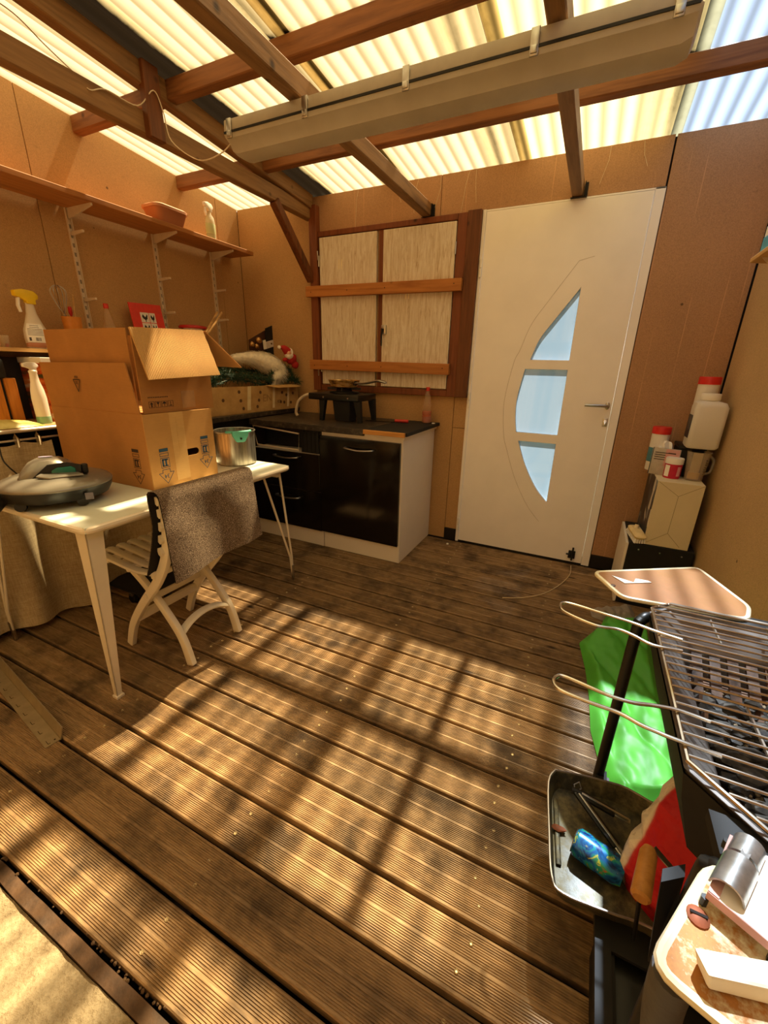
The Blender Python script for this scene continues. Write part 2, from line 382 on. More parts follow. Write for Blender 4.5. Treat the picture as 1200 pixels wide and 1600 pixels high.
# ------------------------------------------------------------------ roof: corrugated sheets on timber
def sheet(name, tint, tr, tl, dirt=1.0, milk=(1,1,1,1)):
    t = NT(name); co = t.coord(); sx = t.n('SeparateXYZ'); t.l(co, sx.inputs[0]); X = sx.outputs[0]
    u = t.math('DIVIDE', t.math('ADD', X, 2.8), 3.6)
    q = lambda x: (x+2.8)/3.6
    g = lambda v: (v, v, v)
    bands = [(-2.5, .0), (-2.22, .0), (-2.17, 1), (-1.92, 1), (-1.86, .05), (-1.50, .0), (-1.41, .62), (-1.37, .2), (-1.32, .5), (-1.26, .0), (-.80, .0), (-.70, .5), (-.66, .08), (-.59, .42), (-.54, .0), (-.3, .0), (-.04, .0), (.02, .38), (.06, .12), (.12, .5), (.17, .2), (.20, .0), (.6, 0)]
    r1 = t.ramp(u, [(q(x), g(v)) for x, v in bands[:12]]); r2 = t.ramp(u, [(q(x), g(v)) for x, v in [(-.83, 0)]+bands[11:]])
    gt = t.math('GREATER_THAN', X, -.8); band = t.mix(gt, r1, r2)
    ns_ = t.noise(t.coord((14, .9, 1)), 1.6, 4, .6); spot = t.noise(co, 22, 4, .7)
    wob = t.math('MULTIPLY', t.math('MULTIPLY', band, 1.5), t.math('ADD', t.math('MULTIPLY', ns_, 1.3), .30), True)
    ph = t.math('MULTIPLY', X, 2*math.pi/.076); tr_ = t.math('ADD', t.math('MULTIPLY', t.math('SINE', ph), -.5), .5)   # painted dimming of each trough stands in for corrugation light and shade
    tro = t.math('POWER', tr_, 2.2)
    # grime in front of the purlins
    Y = sx.outputs[1]; gp = None
    for yp in (1.80, 2.45):
        dd = t.math('ABSOLUTE', t.math('SUBTRACT', Y, yp)); e = t.ramp(t.math('ADD', dd, t.math('MULTIPLY', spot, .03)), [(.035, (.9,.9,.9)), (.075, (0,0,0))])
        gp = e if gp is None else t.mix(1, gp, e, 'LIGHTEN')
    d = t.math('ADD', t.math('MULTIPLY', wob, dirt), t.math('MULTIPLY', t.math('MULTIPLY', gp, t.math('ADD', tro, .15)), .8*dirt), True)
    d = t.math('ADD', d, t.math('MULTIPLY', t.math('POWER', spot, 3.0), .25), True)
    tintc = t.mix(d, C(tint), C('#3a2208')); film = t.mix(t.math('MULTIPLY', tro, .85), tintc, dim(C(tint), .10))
    tp = t.n('BsdfTransparent'); t.l(film, tp.inputs[0]); 
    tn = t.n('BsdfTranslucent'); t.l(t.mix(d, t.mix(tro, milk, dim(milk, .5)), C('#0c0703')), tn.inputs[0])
    t.l(t.mix(d, milk, C('#0c0703')), t.b.inputs['Base Color']); t.set(.35, 0, .4)
    m1 = t.n('MixShader'); m1.inputs[0].default_value = .12; t.l(tn.outputs[0], m1.inputs[1]); t.l(t.b.outputs[0], m1.inputs[2])
    m2 = t.n('MixShader'); t.l(m1.outputs[0], m2.inputs[1]); t.l(tp.outputs[0], m2.inputs[2])
    t.l(t.math('MULTIPLY', t.math('SUBTRACT', 1.0, t.math('MULTIPLY', d, .96)), tr), m2.inputs[0])
    t.l(m2.outputs[0], t.out.inputs[0]); return t.m
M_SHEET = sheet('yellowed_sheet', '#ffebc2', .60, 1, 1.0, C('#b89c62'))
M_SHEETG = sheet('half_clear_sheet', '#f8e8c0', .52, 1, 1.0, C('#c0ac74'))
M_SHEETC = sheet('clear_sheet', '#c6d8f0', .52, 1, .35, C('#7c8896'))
ceiling = bpy.data.objects.new('ceiling', None); col.objects.link(ceiling); struct(ceiling)
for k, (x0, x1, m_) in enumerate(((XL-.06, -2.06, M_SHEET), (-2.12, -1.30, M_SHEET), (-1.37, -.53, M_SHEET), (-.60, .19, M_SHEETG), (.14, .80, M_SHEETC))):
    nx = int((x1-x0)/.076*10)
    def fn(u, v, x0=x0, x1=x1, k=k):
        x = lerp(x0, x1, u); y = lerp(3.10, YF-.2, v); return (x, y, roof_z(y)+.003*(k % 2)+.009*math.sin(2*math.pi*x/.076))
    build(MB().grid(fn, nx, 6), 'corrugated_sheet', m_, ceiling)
def beam(name, a, b, w_, h_, m_, up=(0,0,1)):
    return build(MB().bar(a, b, w_, h_, up), name, m_, ceiling, smooth=False, bevel=.004, seg=1)
for yp in (-.9, -.1, .9, 1.78, 2.42):
    zt = roof_z(yp)-.012; beam('purlin', (XL+.0, yp, zt-.037), (XR, yp, zt-.037), .055, .074, M_BEAMX)
beam('rafter', (-2.03, YF, roof_z(YF)-.055), (-2.03, YB-.03, roof_z(YB)-.055), .06, .085, M_BEAM)
beam('tie_beam', (-2.045, YF, 2.265), (-2.045, YB-.005, 2.29), .058, .085, M_BEAM)
beam('joist', (-1.14, YF, 2.195), (-1.14, YB-.003, 2.21), .06, .07, M_BEAM)
beam('joist', (-.255, YF, 2.195), (-.255, YB-.003, 2.21), .055, .07, M_BEAM)
for x_ in (-1.14, -.255):   # steel joist hangers
    build(MB().box(x_-.033, x_+.05, YB-.03, YB-.004, 2.168, 2.172).box(x_+.034, x_+.038, YB-.03, YB-.004, 2.168, 2.24).box(x_+.038, x_+.05, YB-.007, YB-.003, 2.168, 2.24), 'joist_hanger', M_DKMETAL, ceiling, smooth=False)
beam('strut', (-2.0, 1.665, 2.225), (-2.0, 1.665, 2.50), .04, .08, M_POSTW, (0,1,0))
beam('brace', (-2.03, 2.52, 2.25), (-2.03, YB-.035, 1.86), .05, .055, M_POSTW, (0,1,0))
# knots of cobweb hanging from the wall head: fine threads
mb = MB()
for px in (560, 620, 655, 690, 735, 745, 950, 1000):
    p = ay(px, 262, YB-.004); p.z = 2.385
    mb.tube([p, p+V((rnd.uniform(-.02,.02), -.004, -.06)), p+V((rnd.uniform(-.05,.05), -.002, -rnd.uniform(.1,.28)))], .0007, 4)
build(mb, 'cobweb', mat('cobweb', '#e8dcb8', .9), ceiling)['kind'] = 'stuff'

# ------------------------------------------------------------------ window with two boarded shutters
def weathered():
    t = NT('weathered_white_board'); t.set(.7, 0, .25); co = t.coord((30, 30, 3)); a = t.noise(co, 2.2, 5, .7, 1.0); b = t.noise(t.coord((90,90,6)), 3, 4, .7)
    c = t.ramp(a, [(.22, C('#8a6a48')), (.40, C('#cbb79a')), (.6, C('#dfd3bf'))])
    c = t.mix(t.ramp(b, [(.60, (0,0,0)), (.72, (.55,.55,.55))]), c, C('#9c8260')); t.l(c, t.b.inputs['Base Color']); t.bump(b, .2, .003); return t.m
M_SHUT = weathered()
win = struct(bpy.data.objects.new('window_1', None)); col.objects.link(win); win.location = (-1.45, YB, 1.08)
def wp(px, py, off=0): return ay(px, py, YB-off)
YW = YB-.022
build(MB().box(-2.03, -1.968, YB-.05, YB, 1.075, 2.33), 'stile', M_FRAMEW, win, smooth=False, bevel=.003)
build(MB().box(-.925, -.862, YB-.03, YB, 1.075, 2.168), 'stile', M_FRAMEW, win, smooth=False, bevel=.003)
build(MB().box(-.860, DX0-.001, YB-.045, YB, 1.075, 2.172), 'post', M_POSTW, win, smooth=False, bevel=.003)
build(MB().box(-1.968, -.925, YB-.03, YB, 2.135, 2.168), 'rail', M_FRAMEW, win, smooth=False, bevel=.003)
build(MB().box(-1.968, -.925, YB-.03, YB, 1.075, 1.118), 'rail', M_FRAMEW, win, smooth=False, bevel=.003)
build(MB().box(-1.475, -1.425, YB-.02, YB, 1.118, 2.135), 'mullion', M_FRAMEW, win, smooth=False, bevel=.003)
build(MB().box(-1.968, -.92, YB-.006, YB+.004, 1.1, 2.14), 'backing', M_PART, win, smooth=False)
for x0, x1 in ((-1.955, -1.487), (-1.437, -.930)):
    s_ = build(MB().box(x0, x1, YB-.034, YB-.007, 1.125, 2.128), 'shutter', M_SHUT, win, smooth=False, bevel=.003)
    mb = MB()
    for k in range(2):
        px_ = lerp(x0, x1, .35); zz = 1.95 if x0 < -1.5 else 1.735
        mb.bar((px_+k*.022, YB-.0345, zz-.03), (px_+k*.022+.004, YB-.0345, zz+.03), .006, .001, (0,1,0))
    build(mb, 'scratch', mat('bare_scratch', '#ead9a8', .8), s_)
    hx = x0-.004 if x0 < -1.5 else x1+.004
    for zz in (1.25, 1.98): build(MB().tube([(hx, YB-.038, zz-.035), (hx, YB-.038, zz+.035)], .006, 8), 'hinge', M_STEEL, s_)
for (a, b, zc, hh) in ((-2.06, -.862, 1.775, .072), (-2.045, -.905, 1.262, .072)):
    bt = build(MB().bar((a, YB-.055, zc+.006), (b, YB-.055, zc-.006), .040, hh), 'batten', M_BATTEN, win, smooth=False, bevel=.003)
    mb = MB()
    for t_ in (.04, .3, .55, .96): mb.lathe([(.0035, 0), (.0035, .0015), (0, .0015)], 8, (0,0,0)) if False else mb.box(lerp(a,b,t_)-.003, lerp(a,b,t_)+.003, YB-.0765, YB-.0745, zc-.003, zc+.003)
    build(mb, 'nail', M_DKMETAL, bt)
lp = ay(600, 515, YB-.04)
la = build(MB().box(lp.x-.018, lp.x+.018, YB-.052, YB-.034, lp.z-.03, lp.z+.03), 'latch', M_STEEL, win, bevel=.004)
build(MB().tube([(lp.x-.004, YB-.06, lp.z+.005), (lp.x-.008, YB-.066, lp.z-.04), (lp.x-.006, YB-.07, lp.z-.11)], [.009, .007, .006], 8), 'latch_handle', M_DKMETAL, la)
for px, py in ((512, 312), (516, 785)):
    p = ay(300+px/2.61, 280+py/2.61, YB-.052); build(MB().box(p.x-.004, p.x+.004, YB-.054, YB-.049, p.z-.03, p.z+.03), 'hinge_pin', M_STEEL, win, bevel=.002)

# ------------------------------------------------------------------ white door with three lens-shaped panes
door = struct(bpy.data.objects.new('door_1', None)); col.objects.link(door); door.location = (-.3, YB, 0)
YD = YB-.012          # face of the leaf
P2 = lambda px, py: (lambda p: (p.x, p.z))(ay(px, py, YD))
def arc(pts, n=6): 
    q = smooth_path([V((a, b, 0)) for a, b in pts], n); return [(p.x, p.y) for p in q]
xr_ = lambda: None
tip, tip3 = P2(910, 446), P2(853, 785)
xe = (tip[0]+tip3[0])/2
lensL = arc([tip, P2(866, 500), P2(843, 530), P2(828, 562), P2(820, 577), P2(808, 620), P2(805, 648), P2(806, 675), P2(809, 688), P2(820, 727), P2(836, 762), tip3], 8)
def lens_piece(z0, z1):
    L = [p for p in lensL if z0 < p[1] < z1]
    def xat(z_):
        for a, b in zip(lensL, lensL[1:]):
            if (a[1]-z_)*(b[1]-z_) <= 0: return lerp(a[0], b[0], (a[1]-z_)/(a[1]-b[1]+1e-9))
        return xe
    out = []
    if z1 < lensL[0][1]: out += [(xe, z1), (xat(z1), z1)]
    else: out += [(xe, lensL[0][1])]
    out += L[1:-1] if z1 >= lensL[0][1] or z0 <= lensL[-1][1] else L
    if z0 > lensL[-1][1]: out += [(xat(z0), z0), (xe, z0)]
    else: out += [(xe, lensL[-1][1])]
    return out
zb1 = P2(860, 563)[1]; zt2 = P2(855, 577)[1]; zb2 = P2(840, 678)[1]; zt3 = P2(840, 691)[1]
pieces = [lens_piece(zb1, 9), lens_piece(zb2, zt2), lens_piece(-9, zt3)]
LX0, LX1, LZ0, LZ1 = -.752, .118, .012, 2.160
fr = frame((0, YB+.012, 0), (1,0,0), (0,0,1))
leaf = plate([[(LX0, LZ0), (LX1, LZ0), (LX1, LZ1), (LX0, LZ1)]]+pieces, .046, fr, 'leaf', M_WHITE, door, bev=.001)
def glassmat():
    t = NT('frosted_pane'); t.b.inputs['Base Color'].default_value = C('#dfeaf4'); t.set(.06, 0, .6)
    tn = t.n('BsdfTranslucent'); tn.inputs[0].default_value = C('#46545f'); tp = t.n('BsdfTransparent'); tp.inputs[0].default_value = C('#8fa4b4')
    a = t.n('MixShader'); a.inputs[0].default_value = .03; t.l(tn.outputs[0], a.inputs[1]); t.l(tp.outputs[0], a.inputs[2])
    gl = t.n('BsdfGlossy'); gl.inputs['Roughness'].default_value = .05
    b = t.n('MixShader'); b.inputs[0].default_value = .08; t.l(a.outputs[0], b.inputs[1]); t.l(gl.outputs[0], b.inputs[2]); t.l(b.outputs[0], t.out.inputs[0]); return t.m
M_PANE = glassmat()
M_SEAL = mat('dark_glazing_seal', '#33353a', .5)
for pc in pieces:
    mb = MB().add([(x, YB+.014, z) for x, z in pc], [tuple(range(len(pc)))])
    g_ = build(mb, 'pane', M_PANE, leaf, smooth=False)
    build(MB().tube([(x, YD+.004, z) for x, z in pc], .0022, 6, True), 'glazing_seal', M_SEAL, leaf)
# shallow moulding line around the lens
cx = xe-.1; czm = (tip[1]+tip3[1])/2
big = [(lerp(xe+.035, x, 1.18)-.02 if x < xe-.001 else x+.04, lerp(czm, z, 1.22)) for x, z in lensL]
build(MB().tube([(x, YD-.0005, z) for x, z in big]+[(big[-1][0], YD-.0005, big[-1][1])], .0014, 5), 'moulding_line', mat('door_line', '#c9bfb0', .5), leaf)
# frame: sides and head, hinges
build(MB().box(DX0, LX0-.003, YB-.018, YB+.05, 0, DZ), 'frame_side', M_WHITE, door, smooth=False, bevel=.002)
build(MB().box(LX1+.003, DX1, YB-.010, YB+.05, 0, DZ), 'frame_side', M_WHITE, door, smooth=False, bevel=.002)
build(MB().box(DX0, DX1, YB-.010, YB+.05, LZ1+.003, DZ), 'frame_head', M_WHITE, door, smooth=False, bevel=.002)
build(MB().box(DX0, DX1, YB-.006, YB+.05, -.03, LZ0-.001).box(DX0, DX1, YB+.036, YB+.055, -.03, LZ0+.03), 'threshold', M_DKMETAL, door, smooth=False)
for zz in (1.86, 1.06, .14):
    h_ = build(MB().tube([(LX0-.008, YD-.012, zz-.05), (LX0-.008, YD-.012, zz-.002)], .008, 10).tube([(LX0-.008, YD-.012, zz+.002), (LX0-.008, YD-.012, zz+.05)], .008, 10), 'hinge', M_WHITEPL, door)
hp = ay(949, 634, YD)
hd = build(MB(frame(hp, (1,0,0), (0,0,1))).lathe([(.022, 0), (.022, .007), (.018, .009), (0, .009)], 20, sx=.62), 'handle', M_STEEL, door)
build(MB().tube([(hp.x, YD-.005, hp.z), (hp.x, YD-.04, hp.z), (hp.x-.012, YD-.048, hp.z), (hp.x-.125, YD-.048, hp.z)], .0085, 12), 'lever', M_STEEL, hd)
kp = ay(945, 660, YD)
ke = build(MB().box(kp.x-.014, kp.x+.014, YD-.006, YD, kp.z-.025, kp.z+.025), 'keyhole_plate', M_STEEL, door, bevel=.005)
build(MB().tube([(kp.x, YD-.0085, kp.z+.006), (kp.x, YD-.005, kp.z+.006)], .008, 12).box(kp.x-.003, kp.x+.003, YD-.009, YD-.005, kp.z-.012, kp.z), 'lock_cylinder', M_CHROME, ke)
bp = ay(893, 866, YD-.006)
bo = build(MB().box(bp.x-.022, bp.x+.022, YD-.016, YD, bp.z-.028, bp.z+.026), 'floor_bolt', M_BLACKMAT, door, bevel=.003)
build(MB().tube([(bp.x+.004, YD-.02, bp.z+.055), (bp.x+.004, YD-.02, bp.z-.04)], .006, 8).tube([(bp.x-.036, YD-.024, bp.z+.004), (bp.x-.01, YD-.024, bp.z+.004)], .006, 8), 'bolt_rod', M_BLACKMAT, bo)
# ================================================================== THINGS
# ------------------------------------------------------------------ fluorescent light fitting under the joists
def diffuser_mat():
    t = NT('dusty_diffuser'); t.b.inputs['Base Color'].default_value = C('#cfc6b2'); t.set(.4, 0, .4)
    co = t.coord((1,1,1)); t.l(t.ramp(t.noise(t.coord((2,2,2)), 4, 4), [(.3, C('#c3baa8')), (.7, C('#dcd4c4'))]), t.b.inputs['Base Color'])
    tn = t.n('BsdfTranslucent'); tn.inputs[0].default_value = C('#e6dcc4'); mx = t.n('MixShader'); mx.inputs[0].default_value = .45
    t.l(t.b.outputs[0], mx.inputs[1]); t.l(tn.outputs[0], mx.inputs[2]); t.l(mx.outputs[0], t.out.inputs[0]); t.bump(t.noise(co, 300, 2), .1, .002); return t.m
FX0, FX1, FY0, FY1 = -1.47, .085, 1.545, 1.70
lf = thing('light_fitting', 'long dusty twin-tube ceiling light with a clear grey cover hung under the joists', 'light', (-.7, 1.62, 2.165))
M_FITT = mat('grey_fitting', '#a79c8a', .45, 0, .1, 12); M_DIFF = diffuser_mat()
build(MB().prism([(FX0, FY0, 2.160), (FX0, FY0-.004, 2.118), (FX0, FY1+.004, 2.118), (FX0, FY1, 2.160)], (FX1-FX0, 0, 0)), 'housing', M_FITT, lf, bevel=.004)
sec = [(FY0-.006, 2.116), (FY0-.002, 2.098), (FY0+.022, 2.084), (FY0+.034, 2.062), (FY0+.06, 2.054), (FY0+.10, 2.054), (FY0+.125, 2.062), (FY0+.137, 2.084), (FY1+.002, 2.098), (FY1+.006, 2.116)]
rings = [[(FX0+.016, lerp(FY0+.078, y, .86), lerp(2.116, z, .55)) for y, z in sec], [(FX0+.004, lerp(FY0+.078, y, .97), lerp(2.116, z, .8)) for y, z in sec], [(FX0+.03, y, z) for y, z in sec], [(FX1-.03, y, z) for y, z in sec], [(FX1-.004, lerp(FY0+.078, y, .97), lerp(2.116, z, .8)) for y, z in sec]]
rings[0] = [(FX0-.004, lerp(FY0+.078, y, .9), lerp(2.116, z, .45)) for y, z in sec]
rings.append([(FX1+.004, lerp(FY0+.078, y, .9), lerp(2.116, z, .45)) for y, z in sec])
build(MB().loft(rings), 'cover', M_DIFF, lf, ang=38)
build(MB().box(FX0+.004, FX1-.004, FY0-.0085, FY0-.005, 2.112, 2.119), 'seam', M_DKMETAL, lf, smooth=False)
for t_ in (.02, .25, .5, .75, .97):
    x = lerp(FX0, FX1, t_); build(MB().box(x-.012, x+.012, FY0-.009, FY0-.003, 2.095, 2.158).box(x-.009, x+.009, FY0-.013, FY0-.006, 2.10, 2.118), 'clip', M_STEEL, lf, bevel=.002)
build(MB().tube([(FX0-.02, 1.62, 2.135), (FX0+.01, 1.62, 2.135)], .014, 10), 'cable_gland', M_BLACKPL, lf)
M_CABLE = mat('white_cable', '#d9c9ae', .5)
pth = [(FX0-.02, 1.62, 2.135), ax(345, 240, -1.62), ax(310, 250, -1.85), ax(268, 220, -1.97), (-1.974, 1.70, 2.34), (-1.974, 1.66, 2.40), ax(215, 165, -2.0), ax(165, 140, -2.008), ax(140, 140, -2.010), ax(120, 118, -2.06), ax(70, 70, -2.1), ax(20, 20, -2.16), ax(-40, -20, -2.2)]
tag(build(MB().tube(smooth_path(pth, 6), .0024, 6), 'cable', M_CABLE, origin=pth[4]), 'thin white cable looping from the ceiling light over the tie beam', 'cable')

# ------------------------------------------------------------------ long wall shelf on slotted uprights
sh = thing('wall_shelf', 'long wooden shelf on three white slotted uprights along the particleboard wall', 'shelf', (XL, 1.9, 2.04))
M_SHELFW = wood('shelf_pine', '#b3773f', '#8a5527', 1, .6)
build(MB().box(XL+.002, -2.5, .3, 2.825, 2.040, 2.066), 'shelf_board', M_SHELFW, sh, smooth=False, bevel=.003)
M_UPR = mat('white_enamel', '#d8c6ae', .4, .1, .05, 20)
for y_ in (1.64, 2.155, 2.63):
    u = build(MB().box(XL, XL+.004, y_-.012, y_+.012, 1.15, 2.075).box(XL, XL+.014, y_-.013, y_-.010, 1.15, 2.075).box(XL, XL+.014, y_+.010, y_+.013, 1.15, 2.075), 'upright', M_UPR, sh, smooth=False)
    mb = MB()
    for k in range(20): mb.box(XL+.0041, XL+.0046, y_-.005, y_-.0015, 1.18+k*.045, 1.20+k*.045).box(XL+.0041, XL+.0046, y_+.0015, y_+.005, 1.18+k*.045, 1.20+k*.045)
    build(mb, 'slots', M_DARK, u, smooth=False)['kind'] = 'stuff'
    def bracket(z_, L, h0):
        return build(MB().prism([(XL+.005, y_-.005, z_), (XL+.005+L, y_-.005, z_), (XL+.005+L, y_-.005, z_-.012), (XL+.03, y_-.005, z_-h0), (XL+.005, y_-.005, z_-h0)], (0, .010, 0)), 'bracket', M_UPR, sh, smooth=False, bevel=.001, seg=1)
    bracket(2.040, .22, .05)
    if y_ == 1.64: zs = (1.93, 1.60)
    else: zs = (1.79, 1.585)
    for z_ in zs: bracket(z_, .11, .018)
    build(MB().box(XL+.004, XL+.016, y_-.008, y_+.008, 2.066, 2.088), 'upright_cap', M_UPR, sh, bevel=.002)
# lunch box on the shelf
M_TERRA = mat('terracotta_plastic', '#b06f4a', .45, 0, .08, 8)
p = ax(251, 345, -2.62)
lb = thing('lunch_box', 'flat terracotta plastic food box with lid lying on the long wall shelf', 'food box', (-2.57, p.y, 2.066))
def rrect(cx_, cy_, hx, hy, r, z, n=5):
    out = []
    for qx, qy, a0 in ((1,1,0), (-1,1,90), (-1,-1,180), (1,-1,270)):
        for k in range(n+1):
            a = math.radians(a0+90*k/n); out.append((cx_+qx*(hx-r)+r*math.cos(a), cy_+qy*(hy-r)+r*math.sin(a), z))
    return out
y_ = p.y
build(MB().loft([rrect(-2.57, y_, .060, .085, .03, 2.066), rrect(-2.57, y_, .078, .112, .04, 2.138)]), 'tub', M_TERRA, lb)
build(MB().loft([rrect(-2.57, y_, .083, .118, .042, 2.138), rrect(-2.57, y_, .083, .118, .042, 2.152), rrect(-2.57, y_, .074, .108, .04, 2.158), rrect(-2.57, y_, .068, .10, .04, 2.152)]), 'lid', mat('pale_terracotta', '#c58e6c', .45), lb)

def bottle(prof, n, c, sx=1, sy=1, rot=0):
    m_ = MB(rotz(rot, c)); m_.lathe(prof, n, (0,0,0), sx, sy); return m_
def trigger(c, d, s=1.0):
    """trigger head at c (bottle mouth), nozzle along unit direction d"""
    d = V(d).normalized(); z = V((0,0,1)); r = d.cross(z); c = V(c)
    M_ = frame(c, d, z)
    poly = [(-.022,.0),(.012,.0),(.014,.012),(.035,.020),(.052,.024),(.052,.044),(.02,.052),(-.02,.050),(-.036,.036),(-.034,.022),(-.022,.016)]
    poly = [(a*s, b*s) for a, b in poly]
    m_ = MB(M_); m_.prism([(a, b, -.011*s) for a, b in poly], (0,0,.022*s)); return m_, M_
def lever(M_, s=1.0):
    m_ = MB(M_); m_.prism([(a*s, b*s, -.007*s) for a, b in ((.034,.022),(.044,.020),(.050,-.01),(.044,-.035),(.037,-.034),(.041,-.01))], (0,0,.014*s)); return m_
M_CLEARPL = clear('clear_plastic', '#f1ecd8', .62, .12); M_AQUA = clear('aqua_liquid', '#a9d9c0', .45, .1)
p = ax(331, 375, -2.60); s_ = thing('spray_bottle', 'clear spray bottle with pale green liquid and white trigger standing on the wall shelf', 'spray bottle', (-2.60, p.y, 2.066))
c0 = V((-2.60, p.y, 2.066))
build(bottle([(.034,0),(.036,.01),(.036,.12),(.030,.15),(.014,.17),(.013,.185)], 20, c0, .75, 1.0), 'bottle_body', M_CLEARPL, s_)
build(bottle([(.0325,.004),(.0335,.012),(.0335,.085),(0,.085)], 20, c0, .72, .97), 'liquid', M_AQUA, s_)
t_, F_ = trigger(c0+V((0,0,.185)), (.2,-1,0)); build(t_, 'trigger_head', M_WHITEPL, s_, bevel=.003); build(lever(F_), 'trigger', M_WHITEPL, s_, bevel=.002)
build(bottle([(.0365,.05),(.0367,.051),(.0367,.11),(.0365,.111)], 20, c0, .75, 1.0), 'label', clear('printed_film', '#d9e2b8', .35, .3), s_)

# ------------------------------------------------------------------ rack with curtain along the left wall
RK = .965
rack = thing('storage_rack', 'metal-edged storage rack with linen curtain panels along the left wall', 'rack', (-2.5, .95, 0))
M_RACKTOP = wood('rack_board', '#b98e5c', '#7d5a34', 1, .6); M_RACKM = mat('rack_metal', '#cfc3ae', .35, .6, .08, 30)
build(MB().box(XL+.002, -2.31, .1, 1.58, RK-.018, RK), 'rack_top', M_RACKTOP, rack, smooth=False, bevel=.002)
build(MB().tube([(-2.302, .1, RK-.008), (-2.302, 1.58, RK-.008)], .009, 10), 'front_rail', M_RACKM, rack)
build(MB().tube([(-2.312, .1, .915), (-2.312, 1.58, .915)], .005, 8), 'curtain_rod', M_RACKM, rack)
for y_ in (.12, 1.28, 1.56): build(MB().tube([(-2.33, y_, 0), (-2.33, y_, RK-.018)], .010, 8), 'rack_post', M_RACKM, rack)
build(MB().box(XL+.02, XL+.04, .1, 1.58, .02, RK-.02), 'rack_back', M_BLACKMAT, rack, smooth=False)
build(MB().box(XL+.02, -2.36, .1, 1.58, .10, .115), 'rack_base_shelf', M_BLACKMAT, rack, smooth=False)
def linen():
    t = NT('linen'); t.set(.9, 0, .1); a = t.noise(t.coord((1,160,8)), 3, 4, .7); b = t.noise(t.coord((1,8,160)), 3, 4, .7); L = t.noise(t.coord(), 6, 3)
    c = t.mix(.5, t.ramp(a, [(.34, C('#80694a')), (.66, C('#d6c6a0'))]), t.ramp(b, [(.34, C('#8a7350')), (.66, C('#d8c8a4'))]))
    c = t.mix(.25, c, t.ramp(L, [(.3, C('#8a6d48')), (.7, C('#d2be96'))])); t.l(c, t.b.inputs['Base Color']); t.bump(t.mix(.5, a, b), .15, .003)
    return t.m
M_LINEN = linen()
def curtain(y0, y1, y0b, y1b, zb, seed):
    def fn(u, v):
        y = lerp(lerp(y0, y1, u), lerp(y0b, y1b, u), v); z = lerp(.905, zb+.03*math.sin(u*3+seed), v)
        a = .006+.028*v**.7
        x = -2.312+.035*v+a*math.sin(u*(y1-y0)*26+seed)+.012*mnoise.noise(V((u*4, v*3, seed)))*(.3+v)
        return (x, y, z-.012*abs(math.sin(u*(y1-y0)*24+seed))*(1-v))
    cu = build(MB().grid(fn, 60, 30, (-.002,0,0)), 'curtain', M_LINEN, rack, ang=80)
    for k in range(int((y1-y0)/.085)+1):
        y = y0+.02+k*.085
        if y < y1: build(MB().tube([(-2.300, y, .885), (-2.298, y, .922), (-2.312, y, .934), (-2.326, y, .922), (-2.322, y, .885)], .013, 6, flat=.12), 'curtain_tab', M_LINEN, cu)
curtain(.35, 1.10, .30, 1.075, .02, 0.4)
curtain(1.30, 1.56, 1.14, 1.60, .05, 2.1)
def caster(px, py):
    p = az(px, py, .03); c_ = build(MB(frame((p.x, p.y-.012, .028), (1,0,0), (0,0,1))).lathe([(0,-.012),(.024,-.012),(.027,-.006),(.027,.006),(.024,.012),(0,.012)], 16), 'caster', M_BLACKPL, rack)
    build(MB().box(p.x-.012, p.x+.012, p.y-.028, p.y+.004, .045, .075), 'caster_fork', M_STEEL, c_, bevel=.003)
caster(212, 932); caster(265, 927)
build(MB().box(-2.30, -1.93, 1.19, 1.50, .070, .085), 'caster_board', M_BLACKMAT, rack, smooth=False)
# black charger lead hanging in front of the curtain
pth = [ax(-3, 690, -2.24), ax(3, 715, -2.22), ax(12, 728, -2.2), ax(32, 745, -2.17)]; pth = [V(q) for q in pth]
pth.append(az(40, 752, .80))
tag(build(MB().tube(smooth_path(pth, 6), .003, 6), 'power_lead', M_BLACKPL, origin=pth[-1]), 'thin black lead hanging before the linen curtain behind the grey robot', 'cable')

# riser standing on the rack
ri = thing('riser_shelf', 'pale wooden riser shelf standing on the curtained rack against the wall', 'shelf', (-2.62, 1.6, RK))
M_PALEW = wood('pale_wood', '#cfa468', '#a87e48', 1, .5)
build(MB().box(XL+.002, -2.545, .8, 2.28, 1.296, 1.314), 'riser_top', M_PALEW, ri, smooth=False, bevel=.002)
for y_ in (1.05, 1.54): build(MB().box(XL+.01, -2.56, y_-.009, y_+.009, RK, 1.296), 'riser_leg', M_PALEW, ri, smooth=False)
build(MB().box(XL+.01, -2.70, 2.24, 2.26, .95, 1.296), 'riser_leg', M_PALEW, ri, smooth=False)
build(MB().tube([ax(81, 556, -2.545), ax(81, 545, -2.53), ax(83, 543.5, -2.53), ax(97, 544.5, -2.53)], .006, 6), 'edge_clamp', M_BLACKMAT, ri)
RZ = 1.314
# white cleaner bottle with yellow trigger
c0 = V((-2.63, ax(62, 545, -2.63).y, RZ)); s_ = thing('cleaner_bottle', 'white cleaner spray bottle with yellow trigger and label on the riser shelf', 'spray bottle', c0)
M_MILK = milky('milky_plastic', '#efe3cd', .35, .35)
build(bottle([(.045,0),(.052,.008),(.056,.05),(.052,.09),(.036,.13),(.024,.165),(.020,.20),(.017,.215)], 28, c0, .55, 1.0), 'bottle_body', M_MILK, s_)
build(bottle([(.0455,.002),(.0525,.009),(.0535,.028),(.0530,.029)], 28, c0, .56, 1.005), 'pink_liquid', mat('pink_cleaner', '#c98a66', .4), s_)
t_, F_ = trigger(c0+V((0,0,.21)), (.15,-1,0), 1.25); M_YEL = mat('yellow_plastic', '#e9c21f', .4, 0, .05)
build(t_, 'trigger_head', M_YEL, s_, bevel=.004); build(lever(F_, 1.2), 'trigger', M_WHITEPL, s_, bevel=.003)
